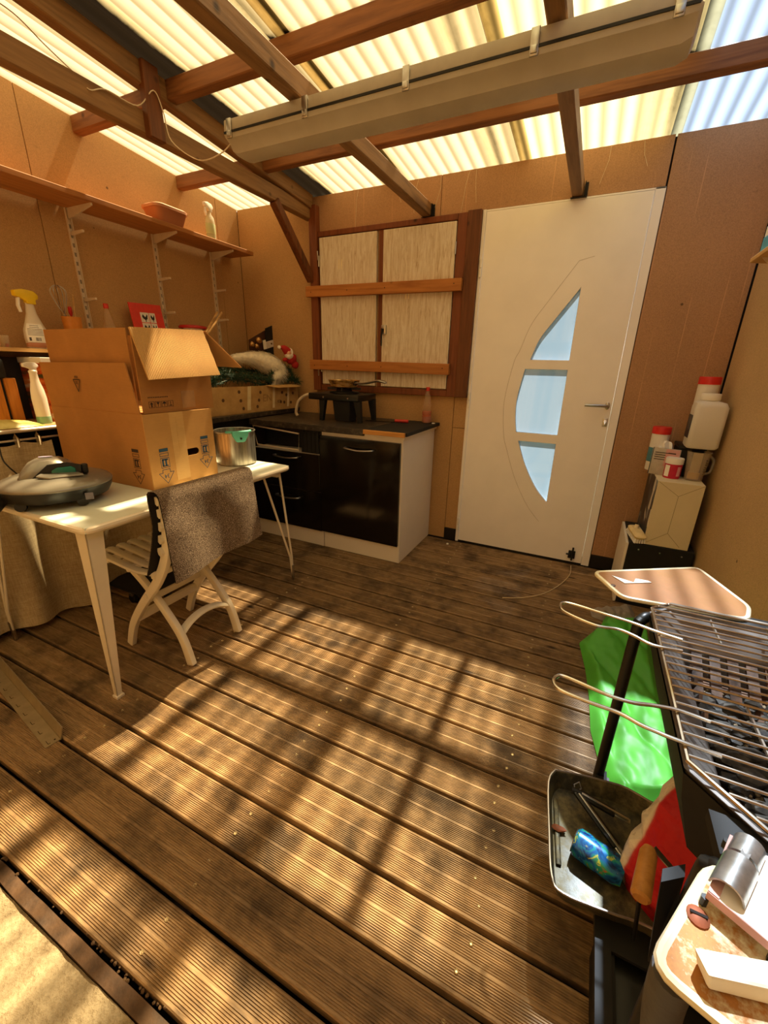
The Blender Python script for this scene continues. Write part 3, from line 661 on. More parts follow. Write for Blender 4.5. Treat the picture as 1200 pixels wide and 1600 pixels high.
# label: an oval sticker with text lines
def on_oval(u, v, r=.0565, sx=.55, sy=1.0):
    a = u; rr = r*(1 if v < .09 else 1); return V((c0.x+rr*math.cos(a)*sx, c0.y+rr*math.sin(a)*sy, c0.z+v))
def rad(v): 
    pr = [(.052,.008),(.056,.05),(.052,.09),(.036,.13)]
    for (r0,z0),(r1,z1) in zip(pr, pr[1:]):
        if z0 <= v <= z1: return lerp(r0, r1, (v-z0)/(z1-z0))
    return .05
M_LABEL = mat('sticker', '#f4eee2', .5, 0, .02); M_INK = mat('ink', '#4c4440', .6)
build(MB().grid(lambda u, v: on_oval(lerp(-1.15,.55,u), lerp(.03,.118,v), rad(lerp(.03,.118,v))+.0006), 14, 8), 'label', M_LABEL, s_)
mb = MB()
for k, z_ in enumerate((.108, .100, .092, .085, .078, .071, .064)):
    a0, a1 = (-.75, .1) if k in (0, 1) else (-.95, .35)
    mb.grid(lambda u, v: on_oval(lerp(a0,a1,u), lerp(z_,z_+.0022,v), rad(z_)+.0011), 8, 1)
for a0 in (-.9, -.35, -.28, -.2, -.1, 0.0): mb.grid(lambda u, v: on_oval(a0+u*.05+(.15*u if a0 < -.5 else 0), lerp(.037,.053,v), rad(.045)+.0011), 2, 1)
build(mb, 'label_print', M_INK, s_)
# utensil cup with whisk, spatula and red spoon
c0 = V((-2.64, ax(113, 505, -2.64).y, RZ)); cup = thing('utensil_cup', 'orange plastic cup holding kitchen utensils on the riser shelf', 'cup', c0)
M_ORP = mat('orange_plastic', '#c27a2e', .45)
build(MB().lathe([(0,.004),(.034,0),(.036,.002),(.046,.165),(.047,.17),(.0435,.17),(.034,.008),(0,.008)], 24, c0), 'cup_body', M_ORP, cup)
wk = thing('whisk', 'steel balloon whisk standing in the orange utensil cup', 'whisk', c0+V((0,-.02,.012)))
mb = MB().tube([c0+V((0,-.015,.012)), c0+V((0,-.03,.18))], .006, 8); build(mb, 'handle', M_STEEL, wk)
mb = MB(); b0 = c0+V((0,-.03,.18)); dv = V((0,-.09,1)).normalized(); u_ = V((1,0,0)); v_ = dv.cross(u_)
for k in range(6):
    a = math.pi*k/6; sd = u_*math.cos(a)+v_*math.sin(a)
    mb.tube(smooth_path([b0, b0+dv*.05+sd*.022, b0+dv*.11+sd*.036, b0+dv*.135+sd*.018, b0+dv*.14, b0+dv*.135-sd*.018, b0+dv*.11-sd*.036, b0+dv*.05-sd*.022, b0], 4), .0011, 5)
build(mb, 'wires', M_STEEL, wk)
sp = smooth_path([c0+V((0,.012,.012)), c0+V((0,.022,.17)), c0+V((0,.032,.285))], 6)
tag(build(MB().tube(sp, [.006]*6+[.006,.007,.009,.011,.012,.011,.006], 10, flat=.4), 'wooden_spatula', M_PALEW, origin=sp[0]), 'pale wooden spatula standing in the orange utensil cup', 'spatula')
sp = [c0+V((.01,-.002,.012)), c0+V((.012,-.004,.17)), c0+V((.012,-.004,.19)), c0+V((.012,-.004,.215)), c0+V((.012,-.004,.222))]
M_RED = mat('red_plastic', '#b3201c', .4, 0, .06)
tag(build(MB().tube(sp, [.005,.006,.018,.018,.01], 12, flat=.5), 'red_spoon', M_RED, origin=sp[0]), 'red plastic spoon standing in the orange utensil cup', 'spoon')
# small clear cup at the riser's near end
c0 = V((-2.60, ax(10, 545, -2.60).y, RZ)); cg = thing('clear_beaker', 'small clear beaker with a red mark on the riser shelf', 'beaker', c0)
build(MB().lathe([(0,.003),(.016,0),(.017,.002),(.021,.055),(.0195,.055),(.0155,.004)], 18, c0), 'beaker_body', clear('clear_beaker_plastic', '#f0e6d0', .8, .1), cg)
build(MB().box(c0.x+.004, c0.x+.016, c0.y-.004, c0.y+.008, RZ+.003, RZ+.018), 'red_cube', M_RED, cg, bevel=.002)
# empty oil bottle with red cap
def oil_bottle(c, s, label, fill, h=.27):
    b = thing('oil_bottle', label, 'bottle', c)
    pr = [(.030,0),(.036,.008),(.036,.05),(.033,.058),(.036,.066),(.036,.10),(.033,.108),(.036,.116),(.035,.14),(.028,.165),(.024,.175),(.026,.185),(.020,.21),(.014,.235),(.012,.245)]
    pr = [(r*s, z*s*h/.27) for r, z in pr]
    build(bottle(pr, 20, c), 'bottle_body', M_OILCLEAR, b)
    k = s*h/.27
    build(bottle([(.0145*s,.243*k),(.0145*s,.268*k),(.013*s,.27*k),(0,.27*k)], 16, c), 'cap', M_REDCAP, b)
    if fill: build(bottle([(.0295*s,.004),(.0345*s,.012*k),(.0345*s,fill),(0,fill)], 20, c), 'label', M_ORLAB, b)
    return b
M_OILCLEAR = clear('clear_bottle', '#f6ead2', .86, .08); M_REDCAP = mat('red_cap', '#c8372c', .4); M_ORLAB = clear('red_orange_label', '#d96a3a', .35, .3)
c0 = V((-2.63, ax(171, 510, -2.63).y, RZ)); oil_bottle(c0, .95, 'clear empty oil bottle with red cap on the riser shelf by the red card', 0, .275)
# red picture card with roosters
pA, pB, pC = ax(203, 473, -2.66), ax(253, 478, -2.66), ax(205, 519, -2.63)
cd0 = thing('picture_card', 'red picture card with four small black rooster drawings leaning against the wall', 'picture', (-2.65, (pA.y+pB.y)/2, RZ))
w_ = (pB-pA).length; F_ = frame(V((-2.635, pA.y, RZ+.0015)), (0,1,0.03), (-.12,0,1)); hh = 1.607-RZ
M_REDC = mat('red_card', '#cf3424', .5, 0, .1, 30); M_CREAM = mat('cream_print', '#d9cfc4', .6); M_BLK = mat('black_print', '#1d1a1c', .6)
build(MB(F_).box(0, w_, 0, hh, -.003, .003), 'card', M_REDC, cd0, smooth=False, bevel=.001)
mb = MB(F_); bk = MB(F_); a0, b0_ = .062, .120
for i in range(2):
    for j in range(2):
        ww = (.058 if i == 0 else .042); x0 = a0+(0 if i == 0 else .062); y0 = b0_+(0 if j == 0 else .062)
        hh_ = .058
        mb.box(x0, x0+ww, y0, y0+hh_, .0031, .0036)
        cx_, cy_ = x0+ww*.5, y0+hh_*.45
        bk.prism([(cx_+a*ww*.42, cy_+b*hh_*.42, .0037) for a, b in ((-.8,.3),(-.5,.9),(-.2,.5),(.1,.2),(.4,.5),(.6,.95),(.8,.6),(.7,.2),(.6,-.2),(.2,-.5),(.15,-.95),(-.05,-.95),(-.05,-.5),(-.5,-.2))], (0,0,.0004))
build(mb, 'print_panel', M_CREAM, cd0, smooth=False); build(bk, 'rooster_print', M_BLK, cd0, smooth=False)
# red dish and tongs
c0 = V((-2.63, 2.13, RZ))
def hid(name, label, cat, m_, mb_): return tag(build(mb_, name, m_, origin=c0), label, cat)
dy = ax(304, 512, -2.62); c0 = V((-2.62, dy.y-.01, 1.47))
# tall cutlery holder carries the red lid behind the cartons
c0 = V((-2.62, dy.y-.01, RZ+.0012)); hol = thing('cutlery_holder', 'white cutlery holder with a flat red lid behind the open carton', 'holder', c0)
build(MB().lathe([(.05,0),(.055,.005),(.06,.172),(.056,.172),(.05,.01),(0,.01)], 24, c0, 1, 1.2), 'holder_body', M_WHITEPL, hol)
build(MB().lathe([(.0,.172),(.085,.172),(.088,.178),(.08,.190),(.04,.196),(0,.198)], 24, c0, .9, 1.25), 'red_lid', M_RED, hol)
ta, tb = ax(327, 515, -2.36), ax(347, 488, -2.42)
XT = -2.53; g1, g0 = ax(347, 488, XT), ax(327, 518, XT); gb = g1+(g0-g1)*((g1.z-RZ-.004)/(g1.z-g0.z))
tg = thing('tongs', 'pair of pale wooden tongs sticking up behind the open carton', 'tongs', gb)
for off in (V((0,0,0)), V((-.012,-.03,.0))):
    build(MB().bar(gb+off*.2, g1+off, .014, .005, (1,0,0)), 'arm', M_PALEW, tg, bevel=.001)
# things standing on the rack
c0 = V((-2.405, ax(70, 658, -2.405).y, RK)); s_ = thing('spray_bottle', 'white translucent spray bottle with a little green liquid standing on the rack edge', 'spray bottle', c0)
M_FROST = milky('frosted_plastic', '#f1e8d4', .45, .3)
build(bottle([(.030,.035),(.031,.12),(.027,.16),(.018,.20),(.016,.235),(.018,.24),(.018,.245),(.012,.25)], 22, c0, .85, 1.0), 'bottle_body', M_FROST, s_)
build(bottle([(.029,0),(.031,.004),(.031,.035),(.029,.0352)], 22, c0, .85, 1.0), 'liquid_base', milky('green_liquid', '#9dc9a4', .4, .2), s_)
t_, F_ = trigger(c0+V((0,0,.246)), (.1,-1,0), .75); build(t_, 'trigger_head', M_WHITEPL, s_, bevel=.003)
M_BAG = mat('yellow_bag', '#b5a32c', .4, 0, .25, 12, .3, '#e3d98a')
pb = ax(15, 658, -2.42)
def bagfn(u, v):
    y = lerp(pb.y-.16, ax(57, 655, -2.40).y, u); x = lerp(-2.505, -2.325, v); e = (1-(2*u-1)**4)*(1-(2*v-1)**2)
    return (x, y, RK+.002+.045*max(e,0)**.6*(1-.6*u)+.006*mnoise.noise(V((u*8, v*6, 1)))*e)
mb = MB().grid(bagfn, 24, 14); mb.grid(lambda u, v: (lerp(-2.505,-2.325,v)+.0*u, lerp(pb.y-.16, ax(57,655,-2.40).y, u), RK+.001), 24, 14)
tag(build(mb, 'snack_bag', M_BAG, origin=(-2.45, pb.y, RK), ang=60), 'crumpled yellow-green bag lying on the curtained rack', 'bag')
# wooden block with a dark slot and black top
yA, yB_ = ax(-14, 640, -2.52).y, ax(36, 640, -2.52).y
kb = thing('wooden_block', 'orange wooden block of two boards with a black cap on the rack', 'block', (-2.55, (yA+yB_)/2, RK))
M_ORW = wood('orange_wood', '#c17a2e', '#8e4f18', 2, .5)
ym = lerp(yA, yB_, .58)
build(MB().box(-2.60, -2.52, yA, ym-.006, RK, 1.175), 'board', M_ORW, kb, smooth=False, bevel=.003)
build(MB().box(-2.60, -2.515, ym+.006, yB_, RK, 1.175), 'board', M_ORW, kb, smooth=False, bevel=.003)
build(MB().box(-2.60, -2.53, ym-.006, ym+.006, RK, 1.17), 'slot', M_BLACKMAT, kb, smooth=False)
build(MB().box(-2.62, -2.51, yA, yB_-.03, 1.175, 1.262), 'cap', M_BLACKMAT, kb, bevel=.012)
build(MB().box(-2.61, -2.505, yA, yB_-.045, 1.262, 1.285), 'cap_edge', M_WHITEPL, kb, bevel=.003)
# upright carton with printed orange spine beside the open boxes
yc0, yc1 = ax(72, 600, -2.44).y, ax(97, 600, -2.44).y
ct = thing('food_carton', 'upright white-topped carton with orange printed spine on the rack', 'carton', (-2.5, (yc0+yc1)/2, RK))
def spine():
    t = NT('orange_spine'); t.set(.5); n_ = t.noise(t.coord((1,20,6)), 4, 3); t.l(t.ramp(n_, [(.35, C('#4a4a28')), (.45, C('#c8501c')), (.6, C('#e08a4a')), (.7, C('#f0dcc0'))]), t.b.inputs['Base Color']); return t.m
build(MB().box(-2.64, -2.44, yc0, yc0+.075, RK, 1.245), 'carton_body', spine(), ct, smooth=False, bevel=.002)
build(MB().box(-2.645, -2.435, yc0-.003, yc0+.078, 1.245, 1.272), 'carton_top', M_LABEL, ct, smooth=False, bevel=.002)
build(MB().box(-2.70, -2.645, 1.07, 1.52, RK, 1.27), 'dark_tray', M_BLACKMAT, origin=(-2.66, 1.3, RK), smooth=False, bevel=.004)
tag(bpy.data.objects['dark_tray'], 'dark tray standing on edge under the riser shelf', 'tray')
# ------------------------------------------------------------------ kitchen units, worktops
M_GLOSS = mat('black_gloss_laminate', '#120d0a', .12, 0, .1, 6, spec=.5); M_LAMW = mat('white_laminate', '#e7ddce', .45, 0, .02, 8)
M_WT = NT('dark_worktop'); M_WT.set(.42, 0, .4); M_WT.l(M_WT.ramp(M_WT.noise(M_WT.coord(), 30, 5, .7), [(.3, C('#1d1813')), (.55, C('#3c332a')), (.75, C('#756753'))]), M_WT.b.inputs['Base Color']); M_WT = M_WT.m
CY = 2.345; CYB = 2.925
def pull(x0, x1, z, parent):
    build(MB().tube(smooth_path([(x0, CY-.02, z+.003), (x0+.004, CY-.045, z+.003), (lerp(x0,x1,.5), CY-.052, z-.004), (x1-.004, CY-.045, z+.003), (x1, CY-.02, z+.003)], 5), .008, 8, flat=.75), 'handle', M_STEEL, parent)
cb = thing('base_cabinet', 'white base cabinet with one tall glossy black door', 'cabinet', (-1.3, 2.62, 0))
build(MB().box(-1.597, -.998, CY, CYB, .002, .845), 'body', M_LAMW, cb, smooth=False, bevel=.002)
d_ = build(MB().box(-1.605, -1.008, CY-.020, CY-.001, .128, .822), 'door', M_GLOSS, cb, smooth=False, bevel=.002)
pull(-1.395, -1.195, .757, d_)
build(MB().box(-1.592, -1.003, CY-.004, CY+.001, .004, .122), 'plinth', M_LAMW, cb, smooth=False, bevel=.001)
cb2 = thing('base_cabinet', 'base cabinet with two glossy black drawers below an open wire-framed niche', 'cabinet', (-1.9, 2.62, 0))
build(MB().box(-2.205, -1.601, CY, CYB, .002, .685), 'drawer_carcass', M_LAMW, cb2, smooth=False)
mb = MB().box(-2.205, -2.188, CY, CYB, .685, .845).box(-1.618, -1.601, CY, CYB, .685, .845).box(-2.19, -1.61, CYB-.02, CYB, .685, .845).box(-2.19, -1.61, CY, CYB, .828, .845)
build(mb, 'niche_shell', mat('brown_niche', '#241a12', .35), cb2, smooth=False)
for z0, z1, zh in ((.418, .682, .647), (.124, .414, .352)):
    d_ = build(MB().box(-2.205, -1.608, CY-.020, CY-.001, z0, z1), 'drawer', M_GLOSS, cb2, smooth=False, bevel=.002); pull(-1.985, -1.79, zh, d_)
build(MB().box(-2.20, -1.606, CY-.004, CY+.001, .004, .120), 'plinth', M_LAMW, cb2, smooth=False, bevel=.001)
build(MB().box(-1.622, -1.600, CY-.006, CY+.001, .004, .115), 'plinth_joint', M_LAMW, cb2, smooth=False, bevel=.001)
fp = [(-2.185, CY-.012, .842), (-1.775, CY-.012, .815), (-1.785, CY-.012, .70), (-2.155, CY-.012, .705)]
build(MB().tube(fp, .006, 6, True), 'niche_frame', M_UPR, cb2)
build(MB().box(-1.765, -1.62, CY-.006, CY+.002, .688, .845), 'vent_panel', M_BLACKMAT, cb2, smooth=False)
mb = MB()
for k in range(4): mb.box(-1.755+k*.034, -1.745+k*.034, CY-.010, CY-.006, .70, .835)
build(mb, 'vent_rib', M_DKMETAL, cb2, smooth=False)
build(MB().box(-2.18, -1.77, CY+.12, CY+.14, .69, .83), 'niche_back', M_BLACKMAT, cb2, smooth=False)
# worktop over both units
wt = thing('worktop', 'dark stone-look worktop with a raw wooden end over the base cabinets', 'worktop', (-1.6, 2.62, .845))
build(MB().box(-2.205, -1.262, CY-.03, YB-.006, .847, .888), 'slab', M_WT, wt, smooth=False, bevel=.003)
build(MB().box(-1.26, -.965, CY-.022, YB-.006, .866, .888), 'slab_end', M_BLACKMAT, wt, smooth=False, bevel=.002)
build(MB().box(-1.26, -.975, CY-.040, CY-.022, .862, .889), 'raw_edge', wood('raw_edge_pine', '#c98f4c', '#a56d30', 0, .6, knots=False), wt, smooth=False, bevel=.002)
build(MB().box(-1.60, -.985, CY-.012, YB-.006, .8455, .8655), 'underboard', M_LAMW, wt, smooth=False, bevel=.001)
WZ = .888
# corner counter carrying the Christmas carton
cc = thing('corner_counter', 'black-edged corner counter along the left wall under the decoration carton', 'counter', (-2.45, 2.3, 0))
build(MB().prism([(XL+.003, 1.62, .893), (-2.165, 1.62, .893), (-2.215, YB-.004, .893), (XL+.003, YB-.004, .893)], (0,0,.032)), 'counter_top', M_WT, cc, smooth=False, bevel=.002)
build(MB().box(XL+.01, -2.26, 1.64, YB-.01, .0, .893), 'counter_body', M_BLACKMAT, cc, smooth=False)
CZ = .925
# Christmas carton
def printed_card():
    t = NT('printed_carton'); t.set(.7, 0, .2); co = t.coord(); a = t.noise(co, 12, 3)
    t.l(t.ramp(a, [(.3, C('#a8814e')), (.7, C('#c39c63'))]), t.b.inputs['Base Color']); return t.m
M_XC = printed_card(); M_TAPE = mat('tape', '#d8c294', .3); M_BRNINK = mat('brown_ink', '#5b3d22', .7)
FA, FB = V((-2.245, 1.93, CZ)), V((-2.185, 2.885, CZ))
xc = thing('decoration_carton', 'open printed carton taped with strips and holding garland on the corner counter', 'carton', (FA+FB)/2)
dx = (FB-FA).normalized(); nn = V((dx.y, -dx.x, 0)); L_ = (FB-FA).length; H_ = .185
def slabq(a, b, h, t_, tilt=V((0,0,0))):
    n_ = V((b.y-a.y, a.x-b.x, 0)).normalized()*t_; u_ = V((0,0,h))+tilt
    return MB().hexa([a, b, b-n_, a-n_], [a+u_, b+u_, b-n_+u_, a-n_+u_])
bk_ = -nn*.42
build(slabq(FA, FB, H_, .005), 'front_wall', M_XC, xc, smooth=False); build(slabq(FB+bk_, FA+bk_, H_, .005), 'rear_wall', M_XC, xc, smooth=False)
build(slabq(FB, FB+bk_, H_, .005), 'side_wall', M_XC, xc, smooth=False); build(slabq(FA+bk_, FA, H_, .005), 'side_wall', M_XC, xc, smooth=False)
build(MB().prism([FA+V((0,0,.001)), FB+V((0,0,.001)), FB+bk_+V((0,0,.001)), FA+bk_+V((0,0,.001))], (0,0,.004)), 'base', M_XC, xc, smooth=False)
Fx = frame(FA+nn*.0006, dx, (0,0,1))
for a, b in ((.435, .47), (.70, .725), (.87, .892)):
    build(MB(Fx).prism([(a*L_, H_, 0), (b*L_, H_, 0), ((b-.02)*L_, .02, 0), ((a-.02)*L_, .02, 0)], (0,0,.0006)), 'tape_strip', M_TAPE, xc, smooth=False)
mb = MB(Fx)
for a, z_ in ((.35,.15),(.36,.09),(.38,.035),(.56,.14),(.54,.085),(.52,.04),(.80,.13),(.85,.11),(.93,.12),(.78,.06),(.82,.055),(.9,.05),(.2,.1),(.1,.14)):
    mb.lathe([(.012,0),(.012,.0005),(0,.0005)], 12, (a*L_, z_, .0002))
mb.box(.745*L_, .752*L_, .055, .075, .0002, .0006).box(.77*L_, .777*L_, .055, .075, .0002, .0006).box(.745*L_, .777*L_, .055, .058, .0002, .0006).box(.745*L_, .777*L_, .072, .075, .0002, .0006)
build(mb, 'dot_print', M_BRNINK, xc, smooth=False)['kind'] = 'stuff'
text('EN', .075, Fx @ Matrix.Translation((.63*L_, .095, .0004)), 'lettering', mat('faint_ink', '#977344', .7), xc)
fl = [FA+dx*(.62*L_)+V((0,0,H_)), FB-dx*.02+V((0,0,H_)), FB-dx*.05+nn*.07+V((0,0,H_-.012)), FA+dx*(.70*L_)+nn*.06+V((0,0,H_-.016))]
build(MB().prism(fl, (0,0,.004)), 'flap', M_XC, xc, smooth=False)
# garland: many short needles on twisting stems
def garland(name, label, stems, n_per, m_, L0, seed, kindless=False):
    r = random.Random(seed); mb = MB()
    for st in stems:
        P = smooth_path(st, 6); mb.tube(P, .004, 5)
        for k in range(n_per):
            q = poly_at(P, r.random()); d = V((r.gauss(0,1), r.gauss(0,1), r.gauss(0,.8))).normalized()*L0*r.uniform(.6, 1.2); s_ = d.orthogonal().normalized()*.0022
            mb.add([q-s_, q+s_, q+d+s_*.3, q+d-s_*.3], [(0,1,2,3)])
    return tag(build(mb, name, m_, origin=stems[0][0], smooth=False), label, 'garland')
M_PINE = mat('pine_green', '#1f3a24', .6, 0, .4, 30)
z1 = CZ+H_
stems = [[FA+bk_*t_+dx*.05+V((0,0,.18+k_)), FA+bk_*t_+dx*.35+V((0,0,.25+k_+.02*math.sin(t_*9))), FA+bk_*t_+dx*.65+V((0,0,.23+k_)), FB+bk_*t_-dx*.05+V((0,0,.21+k_))] for t_, k_ in ((.12, 0), (.3, .03), (.5, .06), (.7, .06), (.88, .02), (.2, -.04), (.4, .0))]
stems += [[FA+bk_*.15+dx*.15+V((0,0,.2)), FA+bk_*.1+dx*.25+V((0,0,.27)), FA+bk_*.2+dx*.42+V((0,0,.23))], [FB+bk_*.2-dx*.25+V((0,0,.2)), FB+bk_*.05-dx*.08+V((0,0,.23)), FB-nn*.02-dx*.02+V((0.05,-.01,.21))]]
stems += [[FB+bk_*.12-dx*.30+V((0,0,.22)), FB+bk_*.14-dx*.16+V((0,0,.31)), FB+bk_*.10-dx*.05+V((0,0,.30)), FB+bk_*.05-dx*.03+V((0,0,.22))], [FB+bk_*.25-dx*.2+V((0,0,.24)), FB+bk_*.22-dx*.1+V((0,0,.33)), FB+bk_*.3-dx*.04+V((0,0,.26))]]
garland('garland', 'dark green artificial pine garland filling the printed carton', stems, 420, M_PINE, .045, 3)
# long-haired white fur draped over the garland
def fur():
    r = random.Random(5); mb = MB()
    path = [(ax(362, 559, -2.40), .026), (ax(380, 558, -2.38), .038), (ax(398, 560, -2.36), .060), (ax(415, 566, -2.33), .082), (ax(428, 574, -2.30), .080), (ax(434, 582, -2.27), .055), (ax(432, 590, -2.24), .030)]
    P = [q for q, _ in path]; sm = smooth_path(P, 6); rr = [poly_at([V((w__, 0, 0)) for _, w__ in path], i/(len(sm)-1)).x for i in range(len(sm))]
    mb.tube(sm, rr, 16, flat=.8)
    for k in range(4200):
        t_ = r.random(); q = poly_at(sm, t_); R_ = poly_at([V((w__, 0, 0)) for _, w__ in path], t_).x
        d = V((r.gauss(0,1), r.gauss(0,1), r.gauss(0,1))).normalized(); fl_ = (poly_at(sm, min(t_+.03, 1))-poly_at(sm, max(t_-.03, 0))).normalized()
        b = q+d*R_*.97; e = b+(d*.25+fl_*.9+V((0,0,-.35))).normalized()*r.uniform(.035, .075); s_ = d.cross(fl_).normalized()*.0024
        mb.add([b-s_, b+s_, e], [(0,1,2)])
    return mb
M_FUR = mat('white_fur', '#e9dec8', .85, 0, .15, 40)
tag(build(fur(), 'fur_throw', M_FUR, origin=ax(405, 556, -2.40), ang=180), 'long-haired white fur lying over the pine garland', 'fur')
# flat snowman decoration: black hat board with white belt, brown panel behind
hb = thing('hat_decoration', 'flat black top-hat decoration with white belt stuck behind the white fur', 'decoration', ax(415, 560, -2.46))
def ap(px, py, X): p_ = ax(px, py, X); return p_
XH = -2.46
Fh = lambda pts, X, t_: MB().prism([ax(a, b, X) for a, b in pts], (-t_, 0, 0))
build(Fh([(389,531),(416,515),(425,520),(432,556),(395,562),(390,545)], XH-.02, .006), 'brown_panel', mat('brown_board', '#4a2c18', .6), hb, smooth=False)
build(Fh([(415,513),(434,505),(437,533),(446,560),(420,566),(416,540)], XH, .008), 'hat', M_BLACKMAT, hb, smooth=False)
build(Fh([(413,535),(435,528.5),(435,539),(414,546)], XH+.003, .004), 'belt', M_CREAM, hb, smooth=False)
build(Fh([(411,532),(415,531),(417,545),(413,546)], XH+.008, .006), 'buckle', M_LABEL, hb, smooth=False)
mb = MB()
for px, py in ((424, 537), (431, 534.5)): mb.blob(ax(px, py, XH+.005), .008, 1, 0)
build(mb, 'belt_stud', M_BRNINK, hb)
mb = MB()
for px, py, r_ in ((394, 538, .022), (404, 532, .026), (401, 541, .02)): mb.blob(ax(px, py, XH+.02), r_, 2, .1, 2, px)
build(mb, 'gold_bauble', mat('gold_bauble', '#b98e58', .25, .8), hb)
# little Santa figure, tipped over
pS = ax(452, 556, -2.22)
sa = thing('santa_figure', 'small red and white plush figure tipped over beside the garland', 'plush figure', pS-V((0,0,.05)))
M_REDF = mat('red_felt', '#a8231f', .9, 0, .15, 40, .3); M_WHF = mat('white_plush', '#e8dccb', .9, 0, .1, 50, .4); M_SKIN = mat('felt_face', '#d9a482', .8)
build(MB().blob(pS+V((0,.02,-.02)), .045, 2, .12, 3, 1, (1,1.1,1)), 'body', M_REDF, sa)
build(MB().blob(pS+V((.01,-.015,.005)), .034, 2, .15, 4, 2), 'beard', M_WHF, sa)
build(MB().blob(pS+V((.02,-.028,.018)), .020, 2, .05, 3, 3), 'face', M_SKIN, sa)
build(MB().tube(smooth_path([pS+V((0,-.02,.03)), pS+V((-.01,-.05,.055)), pS+V((-.02,-.085,.06))], 5), [.034,.032,.03,.028,.026,.024,.02,.016,.012,.008,.004], 12), 'hat', M_REDF, sa)
build(MB().tube([pS+V((0,-.005,.02))+V((.03*math.cos(a), .01*math.sin(a), .03*math.sin(a))) for a in [2*math.pi*k/14 for k in range(14)]], .010, 8, True).blob(pS+V((-.02,-.092,.06)), .014, 2, .1), 'hat_trim', M_WHF, sa)
build(MB().blob(pS+V((.0,-.05,-.03)), .02, 2, .1, 3, 5, (.8,1.6,.8)), 'arm', M_REDF, sa)
pR = ax(464, 570, -2.2); pR.y = min(pR.y, 2.88)
tag(build(MB().blob(pR, .03, 2, .12, 2, 8), 'red_bauble', M_REDF, origin=pR-V((0,0,.03))), 'dark red felt ball on the garland end by the wall', 'bauble')
# ------------------------------------------------------------------ on the worktop: gas stove with pan
st = thing('gas_stove', 'black camping gas stove on splayed legs standing on the dark worktop', 'stove', (-1.60, 2.66, WZ))
sx0, sx1, sy0, sy1 = -1.83, -1.42, 2.53, 2.80
build(MB().prism([(sx0, sy0, WZ+.145), (sx1, sy0, WZ+.145), (sx1, sy1, WZ+.145), (sx0, sy1, WZ+.145)], (0,0,.045)), 'stove_body', M_BLACKPL, st, bevel=.008)
for x_, y_, ex in ((-1.72, sy0+.03, -.015), (-1.44, sy0+.03, .02), (-1.70, sy1-.03, -.015), (-1.44, sy1-.03, .02)):
    build(MB().bar((x_, y_, WZ+.15), (x_+ex, y_, WZ+.001), .05, .035, (0,1,0), .026, .03), 'leg', M_BLACKMAT, st, smooth=False, bevel=.002)
build(MB().loft([rrect(-1.575, 2.62, .062, .05, .01, WZ+.004), rrect(-1.575, 2.62, .072, .06, .01, WZ+.146)]), 'gas_box', M_BLACKMAT, st)
build(MB().lathe([(.06,.19),(.105,.192),(.105,.202),(.06,.205),(.05,.225),(0,.225)], 24, (-1.61, 2.665, WZ)), 'burner', M_DKMETAL, st)
mb = MB()
for k in range(4):
    a = k*math.pi/2+.4; mb.bar((-1.61+.04*math.cos(a), 2.665+.04*math.sin(a), WZ+.222), (-1.61+.12*math.cos(a), 2.665+.12*math.sin(a), WZ+.222), .006, .018)
build(mb, 'pan_support', M_DKMETAL, st)
mb = MB()
for x_ in (-1.70, -1.50): mb.tube([(x_, sy0-.004, WZ+.165), (x_, sy0+.002, WZ+.165)], .006, 8)
build(mb, 'bolt', M_STEEL, st)
h0 = V((sx0, 2.60, WZ+.165))
build(MB().tube(smooth_path([h0, h0+V((-.05,-.01,.005)), h0+V((-.12,-.02,-.04)), h0+V((-.15,-.02,-.12)), h0+V((-.14,-.02,-.150))], 6), .011, 10), 'gas_hose', mat('pale_hose', '#c9b69a', .5), st)
build(MB().tube([h0+V((-.02,0,0)), h0+V((.01,0,0))], .014, 10), 'hose_nut', M_DKMETAL, st)
pn = thing('frying_pan', 'small battered frying pan with steel handle on the gas stove', 'pan', (-1.61, 2.665, WZ+.231))
M_PANO = NT('burnt_pan'); M_PANO.set(.35, .6); M_PANO.l(M_PANO.ramp(M_PANO.noise(M_PANO.coord((1,1,3)), 25, 4), [(.35, C('#6d4a22')), (.5, C('#c99a55')), (.7, C('#e2c58c'))]), M_PANO.b.inputs['Base Color']); M_PANO = M_PANO.m
build(MB().lathe([(0,0),(.085,0),(.095,.006),(.112,.048),(.115,.05),(.111,.049),(.09,.008),(0,.006)], 32, (-1.61, 2.665, WZ+.231)), 'pan_body', M_PANO, pn)
a0 = V((-1.51, 2.64, WZ+.262)); tipp = ay(603, 598, 2.56)
build(MB().tube(smooth_path([a0, lerp(a0, tipp, .35)+V((0,0,-.002)), lerp(a0, tipp, .75)+V((0,0,.012)), tipp], 6), [.012]*6+[.013]*7+[.015]*5+[.011], 10, flat=.6), 'pan_handle', M_STEEL, pn)
build(MB().box(a0.x-.012, a0.x+.012, a0.y-.012, a0.y+.012, a0.z-.014, a0.z+.012), 'handle_joint', M_DKMETAL, pn, bevel=.003)
